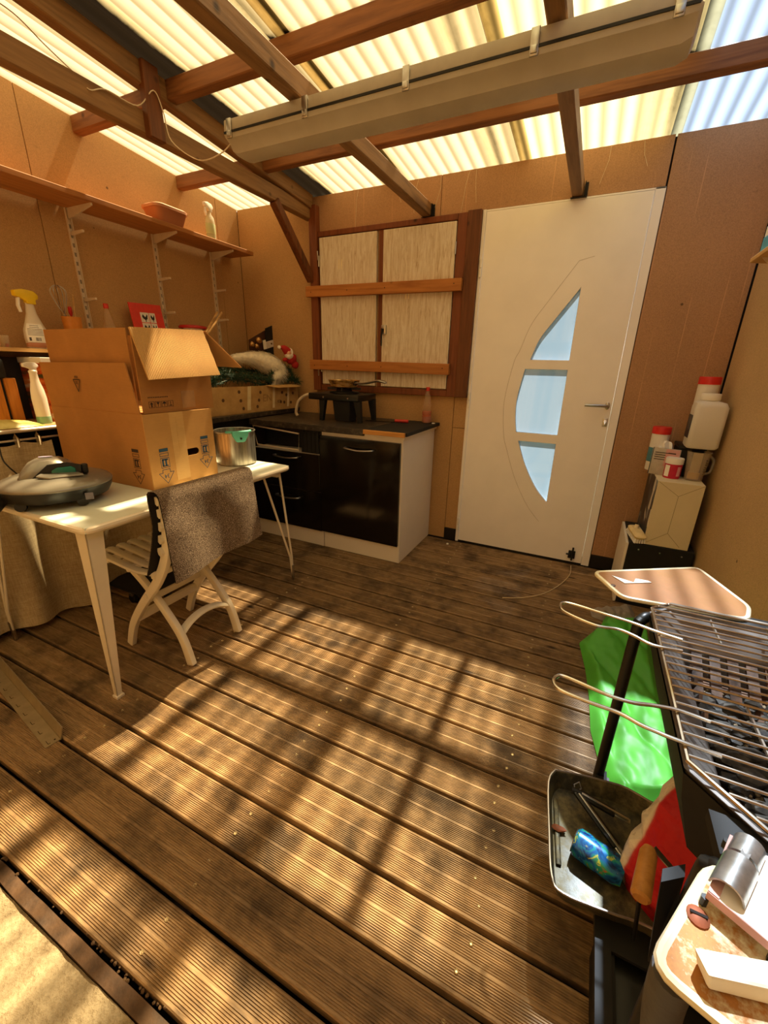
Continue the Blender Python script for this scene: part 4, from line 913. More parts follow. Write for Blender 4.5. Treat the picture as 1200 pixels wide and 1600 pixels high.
# black spatula with red handle, oil bottle with red cap
pa = az(638, 658.5, WZ+.012); pb2 = az(611, 657, WZ+.012)
spt = thing('spatula', 'black spatula with short red handle lying on the worktop end', 'spatula', (pa.x, pa.y, WZ))
build(MB().tube([pb2+(pa-pb2)*.22, pa], [.011, .012], 12), 'red_grip', M_REDCAP, spt, bevel=.003)
build(MB().prism([pb2+V((-.02,.03,-.010)), pb2+V((.02,.02,-.010)), pb2+V((.02,-.02,-.010)), pb2+V((-.18,-.05,-.010)), pb2+V((-.2,.02,-.010))], (0,0,.003)), 'blade', M_BLACKPL, spt)
c0 = az(666, 661, WZ); c0.y = min(c0.y, 2.87); oil_bottle(c0, .92, 'clear oil bottle with red cap and orange label standing on the worktop end', .085, .27)
mb = MB()
tag(build(MB().box(-.995, -.975, 2.84, 2.86, WZ, WZ+.006), 'wall_clip', M_WHITEPL, origin=(-.985, 2.85, WZ), bevel=.002), 'tiny white plastic clip on the corner of the worktop', 'clip')
# ------------------------------------------------------------------ work table
TZ = .74; TX0, TX1, TY0, TY1 = -2.235, -1.428, .705, 1.80
tb_ = thing('work_table', 'mint-white table with rounded edge and tapered metal legs', 'table', (-1.85, 1.25, 0))
M_MINT = mat('mint_top', '#dfe3d2', .22, 0, .03, 4); M_CREAMP = mat('cream_enamel', '#e3d8c2', .35, .1, .04, 10)
build(MB().box(TX0+.012, TX1-.012, TY0+.012, TY1-.012, TZ-.022, TZ), 'table_top', M_MINT, tb_, smooth=False, bevel=.002)
build(MB().tube(rrect((TX0+TX1)/2, (TY0+TY1)/2, (TX1-TX0)/2-.012, (TY1-TY0)/2-.012, .03, TZ-.0125), .0125, 10, True), 'edge_trim', M_CREAMP, tb_)
build(MB().box(TX0+.06, TX1-.05, TY0+.05, TY0+.07, TZ-.06, TZ-.022).box(TX0+.06, TX1-.05, TY1-.07, TY1-.05, TZ-.06, TZ-.022).box(TX1-.07, TX1-.05, TY0+.05, TY1-.05, TZ-.045, TZ-.022), 'apron', M_CREAMP, tb_, smooth=False)
# near leg: folded tapering sheet, two faces meeting in an edge
def folded_leg(top, foot, sx_, sy_):
    w1, w2 = .060, .020; m_ = MB(); T = V(top); B = V(foot); t_ = .004
    for d in (V((sx_,0,0)), V((0,sy_,0))):
        o_ = V((0,sy_,0)) if d.x else V((sx_,0,0))
        m_.hexa([B, B+d*w2, B+d*w2+o_*t_, B+o_*t_], [T, T+d*w1, T+d*w1+o_*t_, T+o_*t_])
    return m_
l1 = build(folded_leg((TX1-.035, TY0+.022, TZ-.022), (-1.495, .722, .012), -1, 1), 'leg', M_CREAMP, tb_, smooth=False)
build(MB().box(-1.52, -1.488, .716, .748, 0, .013), 'foot', M_CREAMP, l1, bevel=.003)
def rod_leg(tx, ty, fx, fy, s1, s2):
    g = build(MB().tube([(tx, ty, TZ-.02), (fx, fy, .16), (fx, fy, .012)], .006, 8).tube([(tx+s1, ty+s2, TZ-.02), (fx+s1*.12, fy+s2*.12, .16), (fx, fy, .012)], .006, 8), 'leg', M_CREAMP, tb_)
    build(MB().box(tx-.02+min(s1,0), tx+.02+max(s1,0), ty-.02+min(s2,0), ty+.02+max(s2,0), TZ-.026, TZ-.021), 'leg_plate', M_CREAMP, g, smooth=False)
    build(MB().tube([(fx, fy, 0), (fx, fy, .10)], [.008, .011], 8), 'foot', M_STEEL, g)
rod_leg(-1.485, 1.755, -1.492, 1.833, -.02, -.11)
rod_leg(-2.22, .76, -2.277, .736, .10, .0)
rod_leg(-2.22, 1.745, -2.24, 1.76, .02, -.10)

# ------------------------------------------------------------------ cardboard boxes
def card(name, c, flute=None):
    t = NT(name); t.set(.75, 0, .2); co = t.coord(); a = t.noise(co, 9, 4); cc = C(c)
    k = t.ramp(a, [(.3, dim(cc, .88)), (.7, dim(cc, 1.1))])
    k = t.mix(.25, k, t.ramp(t.noise(t.coord((6,6,90)), 6, 3), [(.3, dim(cc, .8)), (.7, dim(cc, 1.15))]))
    t.l(k, t.b.inputs['Base Color'])
    if flute:
        s_ = t.n('SeparateXYZ'); t.l(co, s_.inputs[0]); t.bump(t.math('SINE', t.math('MULTIPLY', s_.outputs[1], 2*math.pi/.0075)), .5, .002)
    return t.m
M_CARD = card('cardboard', '#b98a50'); M_CARDI = card('cardboard_inner', '#c69a60', True); M_CARDB = card('cardboard_brown', '#ad7a44')
M_BLUE = mat('blue_ink', '#2c4a63', .7); M_BLKINK = mat('dark_ink', '#3a2a22', .7)
ax0, ax1, ay0, ay1, az0, az1 = -2.265, -1.625, 1.112, 1.462, TZ+.001, 1.060
bxA = thing('cardboard_box', 'large brown cardboard box printed with arrows and 34, lying under another open box', 'box', ((ax0+ax1)/2, (ay0+ay1)/2, TZ))
t_ = .005
HX, HZ = .075, .036
# front wall with hand hole
yc = (ay0+ay1)/2+.03; zc = az0+.135
hole = [(yc+qx*(.035)+.016*math.cos(math.radians(a)), zc+.016*math.sin(math.radians(a))) for qx, a0 in ((1,-90), (-1,90)) for a in range(a0, a0+181, 30)]
fA = plate([[(ay0, az0), (ay1, az0), (ay1, az1), (ay0, az1)], hole], t_, frame((ax1-t_/2, 0, 0), (0,1,0), (0,0,1)), 'front_wall', M_CARD, bxA, bev=.0005)
build(MB().box(ax0, ax1-t_, ay0, ay0+t_, az0, az1), 'side_wall', M_CARDB, bxA, smooth=False)
build(MB().box(ax0, ax1-t_, ay1-t_, ay1, az0, az1), 'side_wall', M_CARDB, bxA, smooth=False)
build(MB().box(ax0, ax0+t_, ay0+t_, ay1-t_, az0, az1), 'rear_wall', M_CARDB, bxA, smooth=False)
build(MB().box(ax0+t_, ax1-t_, ay0+t_, ay1-t_, az0, az0+t_), 'base', M_CARDB, bxA, smooth=False)
build(MB().prism([(ax0, ay0+.002, az1), (ax1-.015, ay0+.002, az1), (ax1-.045, ay0-.006, 1.258), (ax0-.005, ay0-.006, 1.252)], (0, .005, 0)), 'flap', M_CARDB, bxA, smooth=False)
build(MB().box(ax1-t_, ax1+.001, ay0+.12, ay0+.19, az0+.02, az1).box(ax1-t_, ax1+.0016, ay0+.15, ay0+.152, az0+.16, az1-.02), 'tape', card('paper_tape', '#c49a60'), bxA, smooth=False)
build(MB().box(ax0+.02, ax1-.02, ay0+.02, ay1-.01, az1-.012, az1-.001), 'closing_flap', M_CARDB, bxA, smooth=False)
# print: bars, logo square, arrow with upside-down 34
def marks(F_, s=1.0):
    m_ = MB(F_); e = .0006
    for y0 in (.128, .108):
        m_.box(-.026*s, .026*s, y0, y0+.002, 0, e).box(-.026*s, .026*s, y0+.012, y0+.014, 0, e).box(-.026*s, -.024*s, y0, y0+.014, 0, e).box(.024*s, .026*s, y0, y0+.014, 0, e)
    m_.box(-.026*s, .026*s, .128, .142, 0, e*.5)
    for q in ((-.026,.026,.058,.060),(-.026,.026,.100,.102),(-.026,-.024,.058,.102),(.024,.026,.058,.102),(-.018,.018,.090,.097),(-.018,-.008,.064,.094),(.0,.010,.064,.094),(-.018,.018,.064,.068)): m_.box(q[0]*s, q[1]*s, q[2], q[3], 0, e)
    ar = [(0,-.012),(.045,.036),(.022,.036),(.022,.050),(-.022,.050),(-.022,.036),(-.045,.036)]
    for (a, b), (c_, d_) in zip(ar, ar[1:]+ar[:1]): m_.bar((a*s, b, e/2), (c_*s, d_, e/2), .0022, e)
    return m_
for F_, nm in ((frame((ax1+.0005, ay0+.070, az0+.030), (0,1,0), (0,0,1)), 0), (frame((ax1+.0005, ay1-.060, az0+.055), (0,1,0), (0,0,1)), 1), (frame((ax1-.085, ay0-.0005, az0+.030), (1,0,0), (0,0,1)), 2)):
    pr_ = build(marks(F_, .82), 'arrow_print', M_BLUE if nm < 2 else M_BLKINK, bxA, smooth=False)
    text('34', .026, F_ @ Matrix.Translation((0, .021, .0003)) @ Matrix.Rotation(math.pi, 4, 'Z'), 'number_print', M_BLUE if nm < 2 else M_BLKINK, pr_, .0002)
F_ = frame((ax0+.255, ay0-.0075, 1.165), (1,0,0), (0,0,1)); mb = MB(F_); tr = [(-.024, .020), (.024, .020), (0, -.030)]
for (a, b), (c_, d_) in zip(tr, tr[1:]+tr[:1]): mb.bar((a, b, 0), (c_, d_, 0), .004, .0005)
pr_ = build(mb, 'recycling_print', M_BLKINK, bxA, smooth=False)
text('20', .018, F_ @ Matrix.Translation((0, .008, 0)) @ Matrix.Rotation(math.pi, 4, 'Z'), 'number_print', M_BLKINK, pr_, .0002)
text('PAP', .015, F_ @ Matrix.Translation((0, .032, 0)) @ Matrix.Rotation(math.pi, 4, 'Z'), 'lettering', M_BLKINK, pr_, .0002)
# upper box
bx0, bx1, by0, by1, bz0, bz1 = -2.235, -1.645, 1.135, 1.500, 1.0605, 1.388
bxB = thing('cardboard_box', 'open brown cardboard box with a hanging corrugated flap on top of the printed box', 'box', ((bx0+bx1)/2, (by0+by1)/2, bz0))
build(MB().box(bx1-t_, bx1, by0, by1, bz0, bz1), 'front_wall', M_CARDB, bxB, smooth=False)
build(MB().box(bx0, bx1-.03, by0, by0+t_, bz0, bz1), 'side_wall', M_CARDB, bxB, smooth=False)
build(MB().box(bx0, bx1-t_, by1-t_, by1, bz0, bz1), 'side_wall', M_CARDB, bxB, smooth=False)
build(MB().box(bx0, bx0+t_, by0+t_, by1-t_, bz0, bz1), 'rear_wall', M_CARDB, bxB, smooth=False)
build(MB().box(bx0+t_, bx1-t_, by0+t_, by1-t_, bz0, bz0+t_), 'base', M_CARDB, bxB, smooth=False)
build(MB().prism([(bx1, by0-.006, bz1), (bx1, by1-.02, bz1+.014), (bx1+.055, by1+.004, 1.212), (bx1+.055, by0+.004, 1.196)], (.006, 0, .002)), 'flap', M_CARDI, bxB, smooth=False)
build(MB().prism([(bx1-.004, by1, bz1+.012), (bx1-.30, by1, bz1+.012), (bx1-.26, by1+.16, 1.25), (bx1+.05, by1+.155, 1.245)], (0,.003,.004)), 'flap', M_CARDB, bxB, smooth=False)
F_ = frame((bx1+.0004, by0, bz0), (0,1,0), (0,0,1)); mb = MB(F_); e = .0004
for k in range(4):
    x0 = .028+k*.030
    for q in ((0,.026,.022,.0235),(0,.026,.046,.0475),(0,.0015,.022,.0475),(.0245,.026,.022,.0475)): mb.box(x0+q[0], x0+q[1], q[2], q[3], 0, e)
mb.prism([(.041,.045,0),(.049,.036,0),(.044,.036,0),(.044,.025,0),(.038,.025,0),(.038,.036,0),(.033,.036,0)], (0,0,e))
mb.prism([(.063,.044,0),(.079,.044,0),(.072,.034,0),(.072,.026,0),(.070,.026,0),(.070,.034,0)], (0,0,e))
mb.prism([(.091,.036,0),(.096,.043,0),(.101,.045,0),(.106,.043,0),(.111,.036,0)], (0,0,e)).box(.100, .102, .026, .036, 0, e)
mb.box(.124, .138, .026, .029, 0, e).box(.130, .132, .029, .044, 0, e)
for k in range(12): mb.box(.028+k*.008, .033+k*.008, .062, .066, 0, e)
build(mb, 'handling_print', M_BLKINK, bxB, smooth=False)['kind'] = 'stuff'
build(MB(F_).box(.19, .26, .012, .085, 0, .0005), 'tape_patch', mat('brown_tape', '#a87c4c', .35), bxB, smooth=False)

# ------------------------------------------------------------------ stainless pot with teal clip
c0 = V((-1.725, 1.695, TZ)); po = thing('stock_pot', 'stainless steel pot with teal rim grip behind the cardboard box', 'pot', c0)
M_SS = NT('stained_steel'); M_SS.set(.28, .9); M_SS.l(M_SS.ramp(M_SS.noise(M_SS.coord((20,20,2)), 4, 4), [(.3, C('#8f877a')), (.6, C('#c8c2b4'))]), M_SS.b.inputs['Base Color']); M_SS = M_SS.m
build(MB().lathe([(0,.002),(.095,.0),(.104,.008),(.105,.175),(.110,.179),(.110,.183),(.103,.182),(.102,.01),(0,.008)], 40, c0), 'pot_body', M_SS, po)
M_TEAL = mat('teal_silicone', '#5fb8a2', .5, 0, .06)
a = math.radians(-30); ca, sa_ = math.cos(a), math.sin(a)
Fp = frame(c0+V((ca*.108, sa_*.108, .165)), (-sa_, ca, 0), (0,0,1))
g_ = build(MB(Fp).loft([[(-.045,.026,-.012),(.045,.026,-.012),(.040,.0,-.012),(.022,-.030,-.010),(-.022,-.030,-.010),(-.040,.0,-.012)], [(-.045,.026,.012),(.045,.026,.012),(.040,.0,.014),(.022,-.032,.012),(-.022,-.032,.012),(-.040,.0,.014)]]), 'rim_grip', M_TEAL, po, bevel=.006)
build(MB(Fp).lathe([(.006,.0145),(.006,.016),(0,.016)], 10, (0,-.012,0)), 'rivet', M_BLACKPL, g_)
build(MB().tube([c0+V((ca*.11*math.cos(b)-sa_*.11*math.sin(b), sa_*.11*math.cos(b)+ca*.11*math.sin(b), .186)) for b in [math.radians(q) for q in range(-38, 39, 6)]], .006, 8), 'rim_strip', M_TEAL, g_)
tag(build(MB().tube(smooth_path([az(284, 752, TZ+.002), az(291, 744, TZ+.008)+V((.012,0,.012)), az(295, 748, TZ+.004), az(302, 751, TZ+.003), az(296, 754, TZ+.003)], 6), .0022, 6), 'twist_tie', M_BLACKPL, origin=az(292, 750, TZ)), 'short black twisted tie lying by the printed box front', 'tie')

# ------------------------------------------------------------------ pool-cleaning robot
pr0, pr1 = az(178, 752, TZ+.055), az(-8, 770, TZ+.055)
c0 = (pr0+pr1)/2; c0.z = TZ; Rr = min((pr0-pr1).length/2, .20); rb = thing('cleaning_robot', 'round grey cleaning robot with teal window on the table corner', 'robot', c0)
d_ = (pr0-pr1); th = math.atan2(d_.y, d_.x)
M_RG = mat('champagne_grey', '#857f72', .3, .5, .05, 10); M_RD = mat('robot_black', '#1a1917', .35, 0, .1)
X_ = rotz(th, c0)
def rob(prof, n=40, sy=.92): return MB(X_).lathe([(r*Rr, z) for r, z in prof], n, (0,0,0), 1, sy)
build(rob([(0,.018),(.72,.018),(.90,.030),(.97,.055),(.985,.072)]), 'base', M_RD, rb)
build(rob([(.985,.072),(1.0,.076),(.99,.082),(.92,.094),(.74,.106),(.62,.112),(0,.116)]), 'shell', M_RG, rb)
# raised handle hump: lofted bridge
def hump(sc, z0, z1, dx=0):
    R_ = []
    for k in range(9):
        u = k/8; x = lerp(-.50, .46, u)*Rr*sc+dx; h = z0+(z1-z0)*max(0, 1-abs(2*u-.9)**3.0); wv = (.34-.06*u)*Rr*sc*2
        R_.append([(x, -wv*.62, .100), (x, -wv*.60, lerp(.100,h,.55)), (x, -wv*.44, h), (x, 0, h+.006), (x, wv*.44, h), (x, wv*.60, lerp(.100,h,.55)), (x, wv*.62, .100)])
    return MB(X_).loft(R_)
build(hump(1.0, .112, .168), 'handle_hump', M_RG, rb, ang=50)
build(MB(X_).loft([[(x*Rr, -y*Rr, z) for x, z in ((-.30,.112),(.50,.110),(.52,.150),(.30,.163),(-.02,.158))] for y in (.425, .36)]), 'grip_recess', M_RD, rb)
gw = build(MB(X_).loft([[(x*Rr, -y*Rr, z) for x, z in ((.02,.120),(.08,.116),(.36,.116),(.42,.122),(.42,.140),(.36,.148),(.12,.146),(.03,.136))] for y in (.45, .40)]), 'teal_window', mat('teal_window', '#1f6a5c', .25), rb, bevel=.003)
build(MB(X_).prism([(.0*Rr,-.60*Rr,.110),(.55*Rr,-.50*Rr,.110),(.46*Rr,-.44*Rr,.120),(-.15*Rr,-.45*Rr,.124),(-.22*Rr,-.52*Rr,.118)], (0,0,.006)), 'chin_plate', M_RG, rb, bevel=.002)
build(MB(X_).box(.50*Rr, .62*Rr, -.36*Rr, -.24*Rr, .112, .150), 'latch_knob', M_RD, rb, bevel=.006)
build(MB(X_).box(.52*Rr, .66*Rr, -.80*Rr, -.76*Rr, .030, .056), 'side_badge', mat('badge_grey', '#6f6a72', .3), rb, bevel=.002)
build(MB(X_).loft([[(-.98*Rr,-.5*Rr,.062),(-.98*Rr,.5*Rr,.062),(-.88*Rr,.55*Rr,.0),(-.88*Rr,-.55*Rr,.0)], [(-1.1*Rr,-.42*Rr,.075),(-1.1*Rr,.42*Rr,.075),(-1.02*Rr,.45*Rr,.004),(-1.02*Rr,-.45*Rr,.004)]]), 'rear_bumper', M_RD, rb, bevel=.006)
for x_, y_ in ((-.55, -.55), (.45, -.62), (.6, .45), (-.5, .6)): build(MB(X_ @ Matrix.Translation((x_*Rr, y_*Rr, .020)) @ Matrix.Rotation(math.pi/2, 4, 'X')).lathe([(0,-.012),(.018,-.012),(.020,0),(.018,.012),(0,.012)], 14), 'wheel', M_RD, rb)
build(MB(X_).lathe([(.014,.1745),(.014,.1765),(0,.177)], 14, (-.08*Rr, 0, 0), 1.6, .6), 'button', mat('lilac_button', '#a9a0c0', .3), rb)

# ------------------------------------------------------------------ white folding chair and the mat over its back
ch = thing('folding_chair', 'white plastic slatted folding chair drawn up to the table', 'chair', (-1.59, 1.14, 0))
M_CHW = mat('chair_plastic', '#e6dcc6', .42, 0, .03, 6)
cy0, cy1 = .972, 1.300
def strap(pts, w_, d_): return MB().loft([[V(p)+V((0,-w_/2,0))-nrm*dd/2, V(p)+V((0,w_/2,0))-nrm*dd/2, V(p)+V((0,w_/2,0))+nrm*dd/2, V(p)+V((0,-w_/2,0))+nrm*dd/2] for p, nrm, dd in pts])
def leg_curve(ctrl, d0, d1, y_):
    P = smooth_path([(a, y_, b) for a, b in ctrl], 6); out = []
    for i, p in enumerate(P):
        t = (P[min(i+1,len(P)-1)]-P[max(i-1,0)]).normalized(); out.append((p, V((t.z, 0, -t.x)), lerp(d0, d1, i/(len(P)-1))))
    return out
for y_ in (cy0, cy1):
    # long member: front foot under the table -> seat pivot -> back post top
    ctl = [(-1.775, .0), (-1.72, .13), (-1.615, .27), (-1.50, .40), (-1.42, .53), (-1.385, .66), (-1.378, .785)]
    build(strap(leg_curve(ctl, .036, .042, y_), .024, .04), 'back_leg', M_CHW, ch, bevel=.004)
    # short member: rear foot (outside) -> seat front
    yi = y_+(.026 if y_ == cy0 else -.026)
    ctl = [(-1.402, .0), (-1.44, .13), (-1.53, .25), (-1.63, .35), (-1.745, .435)]
    build(strap(leg_curve(ctl, .040, .030, yi), .024, .04), 'front_leg', M_CHW, ch, bevel=.004)
    build(MB(frame((-1.575, y_+(-.014 if y_ == cy0 else .014), .318), (1,0,0), (0,0,1))).lathe([(.010,-.004),(.010,.004),(0,.004)], 12), 'pivot', M_CHW, ch)
# curved stretchers
def stretcher(x_, z_, arch):
    P = smooth_path([(x_, cy0+.026, z_-.012), (x_-.006, cy0+.09, z_+arch), (x_-.008, (cy0+cy1)/2, z_+arch+.012), (x_-.006, cy1-.09, z_+arch), (x_, cy1-.026, z_-.012)], 5)
    return MB().tube(P, .022, 8, flat=.55)
build(stretcher(-1.452, .150, .02), 'stretcher', M_CHW, ch)
build(MB().box(-1.70, -1.678, cy0, cy1, .15, .19), 'stretcher', M_CHW, ch, bevel=.004)
build(MB().box(-1.65, -1.636, cy0, cy1, .24, .27), 'stretcher', M_CHW, ch, bevel=.004)
# seat: slats running front to back between two rails
for k in range(8):
    y_ = lerp(cy0-.018, cy1+.018, k/7)
    P = smooth_path([(-1.865, y_, .448), (-1.845, y_, .462), (-1.74, y_, .452), (-1.60, y_, .440), (-1.48, y_, .452)], 4)
    build(MB().tube(P, .020, 8, flat=.45), 'seat_slat', M_CHW, ch)
for x_, z_ in ((-1.80, .438), (-1.66, .428), (-1.50, .434)): build(MB().box(x_-.010, x_+.010, cy0-.02, cy1+.02, z_-.014, z_+.010), 'seat_rail', M_CHW, ch, bevel=.004)
# backrest slats (mostly under the mat)
for z_ in (.56, .615, .67, .725, .775):
    x_ = lerp(-1.41, -1.378, min(1,(z_-.56)/.15)); P = smooth_path([(x_-.016, cy0-.02, z_), (x_+.006, cy0+.08, z_), (x_+.012, (cy0+cy1)/2, z_), (x_+.006, cy1-.08, z_), (x_-.016, cy1+.02, z_)], 4)
    build(MB().tube(P, .019, 8, flat=1.0), 'back_slat', M_CHW, ch)
def matmat():
    t = NT('loop_mat'); t.set(.95, 0, .1); a = t.noise(t.coord(), 330, 2, .8); b = t.noise(t.coord(), 9, 3)
    t.l(t.mix(.15, t.ramp(a, [(.36, C('#2e2420')), (.5, C('#74604f')), (.64, C('#c2ad94'))]), t.ramp(b, [(.3, C('#3b2f28')), (.7, C('#9c866c'))])), t.b.inputs['Base Color']); t.bump(a, .9, .006); return t.m
mt = thing('door_mat', 'brown-grey looped mat with black backing draped over the folding chair back', 'mat', (-1.374, 1.16, .79))
ml0, ml1 = .925, 1.395
def matfn(off):
    def fn(u, v):
        y = lerp(ml0, ml1, u)+.006*math.sin(v*5); zt = .812; L1, L2 = .33, .30; s = v*(L1+L2+.09)
        if s < L1: q = 1-s/L1; x, z = -1.404-.12*max(0, q-.3)**1.2, zt-.03-(L1-s)
        elif s < L1+.09: a = (s-L1)/.09*math.pi; x, z = -1.374-.030*math.cos(a), zt-.03+.030*math.sin(a)
        else: q = (s-L1-.09)/L2; x, z = -1.344+.02*q, zt-.03-q*L2+.03*(u-.5)*q
        if s > L1+.09: x += .012*math.sin(u*8.5+.6)*min(1, (s-L1-.09)/.1)
        x += off*(1 if s > L1+.045 else -1)
        return (x, y+.04*max(0, s-L1-.09)*(u*1.2), z+(off*1.2 if L1 < s < L1+.09 else 0))
    return fn
build(MB().grid(matfn(.008), 30, 44, None), 'pile', matmat(), mt, ang=180)
mb = MB().grid(matfn(.003), 30, 44, None); build(mb, 'backing', mat('black_rubber', '#15110f', .8, 0, .2, 40), mt, ang=180)

# ------------------------------------------------------------------ metal angle profile on the deck
q0, q1 = az(-60, 1010, 0), az(92, 1158, 0)
q0 = V((-2.20, .615, 0)); q1 = V((-1.487, .512, 0)); dv = (q1-q0).normalized(); nv = V((-dv.y, dv.x, 0))
pf = thing('angle_profile', 'slotted metal angle profile lying on the deck boards', 'profile', (q0+q1)/2)
M_GALV = mat('galvanised', '#b8ab8c', .35, .7, .12, 20)
bd = build(MB().hexa([q0-nv*.045, q1-nv*.045, q1, q0], [q0-nv*.045+V((0,0,.003)), q1-nv*.045+V((0,0,.003)), q1+V((0,0,.003)), q0+V((0,0,.003))]), 'flange', M_GALV, pf, smooth=False)
build(MB().hexa([q0, q1, q1+nv*.003, q0+nv*.003], [q0+nv*.012+V((0,0,.045)), q1+nv*.012+V((0,0,.045)), q1+nv*.015+V((0,0,.045)), q0+nv*.015+V((0,0,.045))]), 'web', M_GALV, pf, smooth=False)
Fq = frame(q0, dv, nv)
for k in range(9):
    x_ = .70-k*.072; build(MB(Fq).box(x_-.011, x_+.011, -.034, -.0325, .003, .0034).box(x_+.009, x_+.011, -.034, -.026, .003, .0034), 'slot_cut', M_DARK, bd, smooth=False)
build(MB(Fq).lathe([(.003,.0031),(.003,.0035),(0,.0035)], 8, (.705, -.012, 0)), 'screw_hole', M_DARK, bd)
# ------------------------------------------------------------------ corner by the door: crate, carton and cleaning things
cr = thing('black_crate', 'low black crate with a white end panel in the corner by the door', 'crate', (.465, 2.69, 0))
build(MB().box(.318, .622, 2.5, 2.88, .002, .38), 'crate_body', M_BLACKMAT, cr, smooth=False, bevel=.004)
build(MB().box(.304, .318, 2.5, 2.88, .002, .374), 'end_panel', M_LAMW, cr, smooth=False, bevel=.002)
for x_ in (.37, .47, .57): build(MB().tube([(x_, 2.498, .345), (x_, 2.502, .345)], .004, 8), 'rivet', M_STEEL, cr)
cx0, cx1, cyy0, cyy1, cz0, cz1 = .384, .588, 2.505, 2.885, .381, .737
wc = thing('white_carton', 'white carton with creased front and dark printed side standing on the black crate', 'carton', ((cx0+cx1)/2, 2.7, cz0))
M_CREAMC = mat('cream_carton', '#d8c9a4', .6, 0, .04, 8)
build(MB().box(cx0, cx1, cyy0, cyy1, cz0, cz1), 'carton_body', M_CREAMC, wc, smooth=False, bevel=.002)
def dkprint():
    t = NT('dark_photo_print'); t.set(.35); n_ = t.n('TexVoronoi'); n_.inputs['Scale'].default_value = 14; t.l(t.coord((1,1.4,.8), (0,0,.6)), n_.inputs['Vector'])
    b = t.n('SeparateColor'); t.l(n_.outputs['Color'], b.inputs[0]); t.l(t.ramp(b.outputs[0], [(.2, C('#1b2227')), (.55, C('#3c4a52')), (.7, C('#7d8486')), (.85, C('#cfc6b4'))], 'CONSTANT'), t.b.inputs['Base Color']); return t.m
build(MB().box(cx0-.0015, cx0, cyy0+.004, cyy1-.004, cz0+.004, cz1-.004), 'side_print', dkprint(), wc, smooth=False)
mb = MB(); cm = (cx0+cx1)/2; yy_ = cyy0-.0004
for a, b in (((cx0+.004, cz1-.003), (cm, cz1-.07)), ((cx1-.004, cz1-.003), (cm, cz1-.07)), ((cm, cz1-.07), (cm-.004, cz0+.08)), ((cm-.004, cz0+.08), (cx0+.012, cz0+.012)), ((cm-.004, cz0+.08), (cx1-.04, cz0+.012))): mb.bar((a[0], yy_, a[1]), (b[0], yy_, b[1]), .0016, .0008, (0,1,0))
build(mb, 'crease', mat('crease', '#8a7850', .7), wc, smooth=False)
# scrubbing brush
pb = az(988, 838, .40); bx_, by_ = .345, 2.545
br = thing('scrub_brush', 'small pale scrubbing brush with white bristles on the black crate', 'brush', (bx_, by_, .381))
X_ = Matrix.Translation((bx_, by_, .395)) @ Matrix.Rotation(.35, 4, 'Z') @ Matrix.Rotation(.25, 4, 'X')
build(MB(X_).loft([rrect(0, 0, .030, .060, .02, .030), rrect(0, 0, .032, .064, .022, .042), rrect(0, 0, .020, .045, .018, .055)]), 'brush_back', mat('pale_brush_wood', '#dcc48c', .5), br)
build(MB(X_).tube([(0,.02,.05), (.004,.03,.068)], [.014,.010], 10), 'brush_knob', mat('pale_knob', '#e0cda0', .5), br)
mb = MB(X_)
for i in range(5):
    for j in range(10): mb.bar((-.022+i*.011, -.052+j*.0115, .030), (-.026+i*.013, -.058+j*.0128, .004), .006, .006, (0,1,0), .008, .008)
o = build(mb, 'bristles', M_LABEL, br, smooth=False); o['kind'] = 'stuff'
TZc = cz1
# hidden support tin for the canister, coloured dark in place of the shadow there
dt = thing('shade_dark_tin', 'square tin coloured dark to stand for shadow under the white canister behind the measuring jug', 'tin', (.53, 2.72, TZc))
build(MB().box(.47, .585, 2.675, 2.86, TZc+.001, .885), 'tin_body', M_BLACKMAT, dt, bevel=.006)
build(MB().box(.467, .588, 2.672, 2.863, .885, .903), 'tin_lid', M_DKMETAL, dt, bevel=.004)
# white canister
kx, ky, kz = .548, 2.66, .9035
cn = thing('white_canister', 'square white plastic canister with dark picture label by the right wall', 'canister', (kx, ky, kz))
M_WCAN = milky('white_canister_plastic', '#f3ecdf', .25, .35)
build(MB().loft([rrect(kx, ky, .062, .055, .02, kz), rrect(kx, ky, .070, .063, .022, kz+.012), rrect(kx, ky, .070, .063, .022, kz+.205), rrect(kx-.004, ky, .062, .055, .022, kz+.228), rrect(kx-.008, ky, .030, .030, .015, kz+.238)]), 'canister_body', M_WCAN, cn, ang=50)
build(MB().lathe([(.028,.236),(.040,.238),(.042,.242),(.042,.268),(.040,.271),(0,.271)], 24, (kx-.008, ky, kz)), 'canister_lid', M_WHITEPL, cn)
build(MB().box(kx-.0715, kx-.070, ky-.045, ky+.045, kz+.05, kz+.165), 'label', dkprint(), cn, smooth=False)
# tall tub with red lid
def tub(c, r, h, label, lidm=None, band=None, lh=.03, lr=1.06, body=None):
    t_ = thing('wipes_tub', label, 'tub', c); c = V(c)
    build(MB().lathe([(r*.92,0),(r*.96,.004),(r,h),(r*.96,h)], 28, c), 'tub_body', body or M_WHITEPL, t_)
    build(MB().lathe([(r*lr,h-.008),(r*lr,h+lh-.004),(r*lr*.96,h+lh),(0,h+lh)], 28, c), 'lid', lidm or M_REDLID, t_)
    if band: 
        for a0, a1, z0, z1, m_ in band: build(MB().grid(lambda u, v: (c.x+(r*lerp(.965,1.0,lerp(z0,z1,v)/h)+.0012)*math.cos(lerp(a0,a1,u)), c.y+(r*lerp(.965,1.0,lerp(z0,z1,v)/h)+.0012)*math.sin(lerp(a0,a1,u)), c.z+lerp(z0,z1,v)), 12, 2), 'label_band', m_, t_)
    return t_
M_REDLID = mat('red_lid', '#cf2a20', .4); M_TEALB = mat('teal_band', '#4a7a86', .5); M_PINKR = mat('raspberry', '#c02040', .45)
tub((.542, 2.785, .9035), .047, .32, 'tall white tub with red lid leaning in the corner behind the canister', band=[(-2.9, -.4, .02, .06, M_PINKR)])
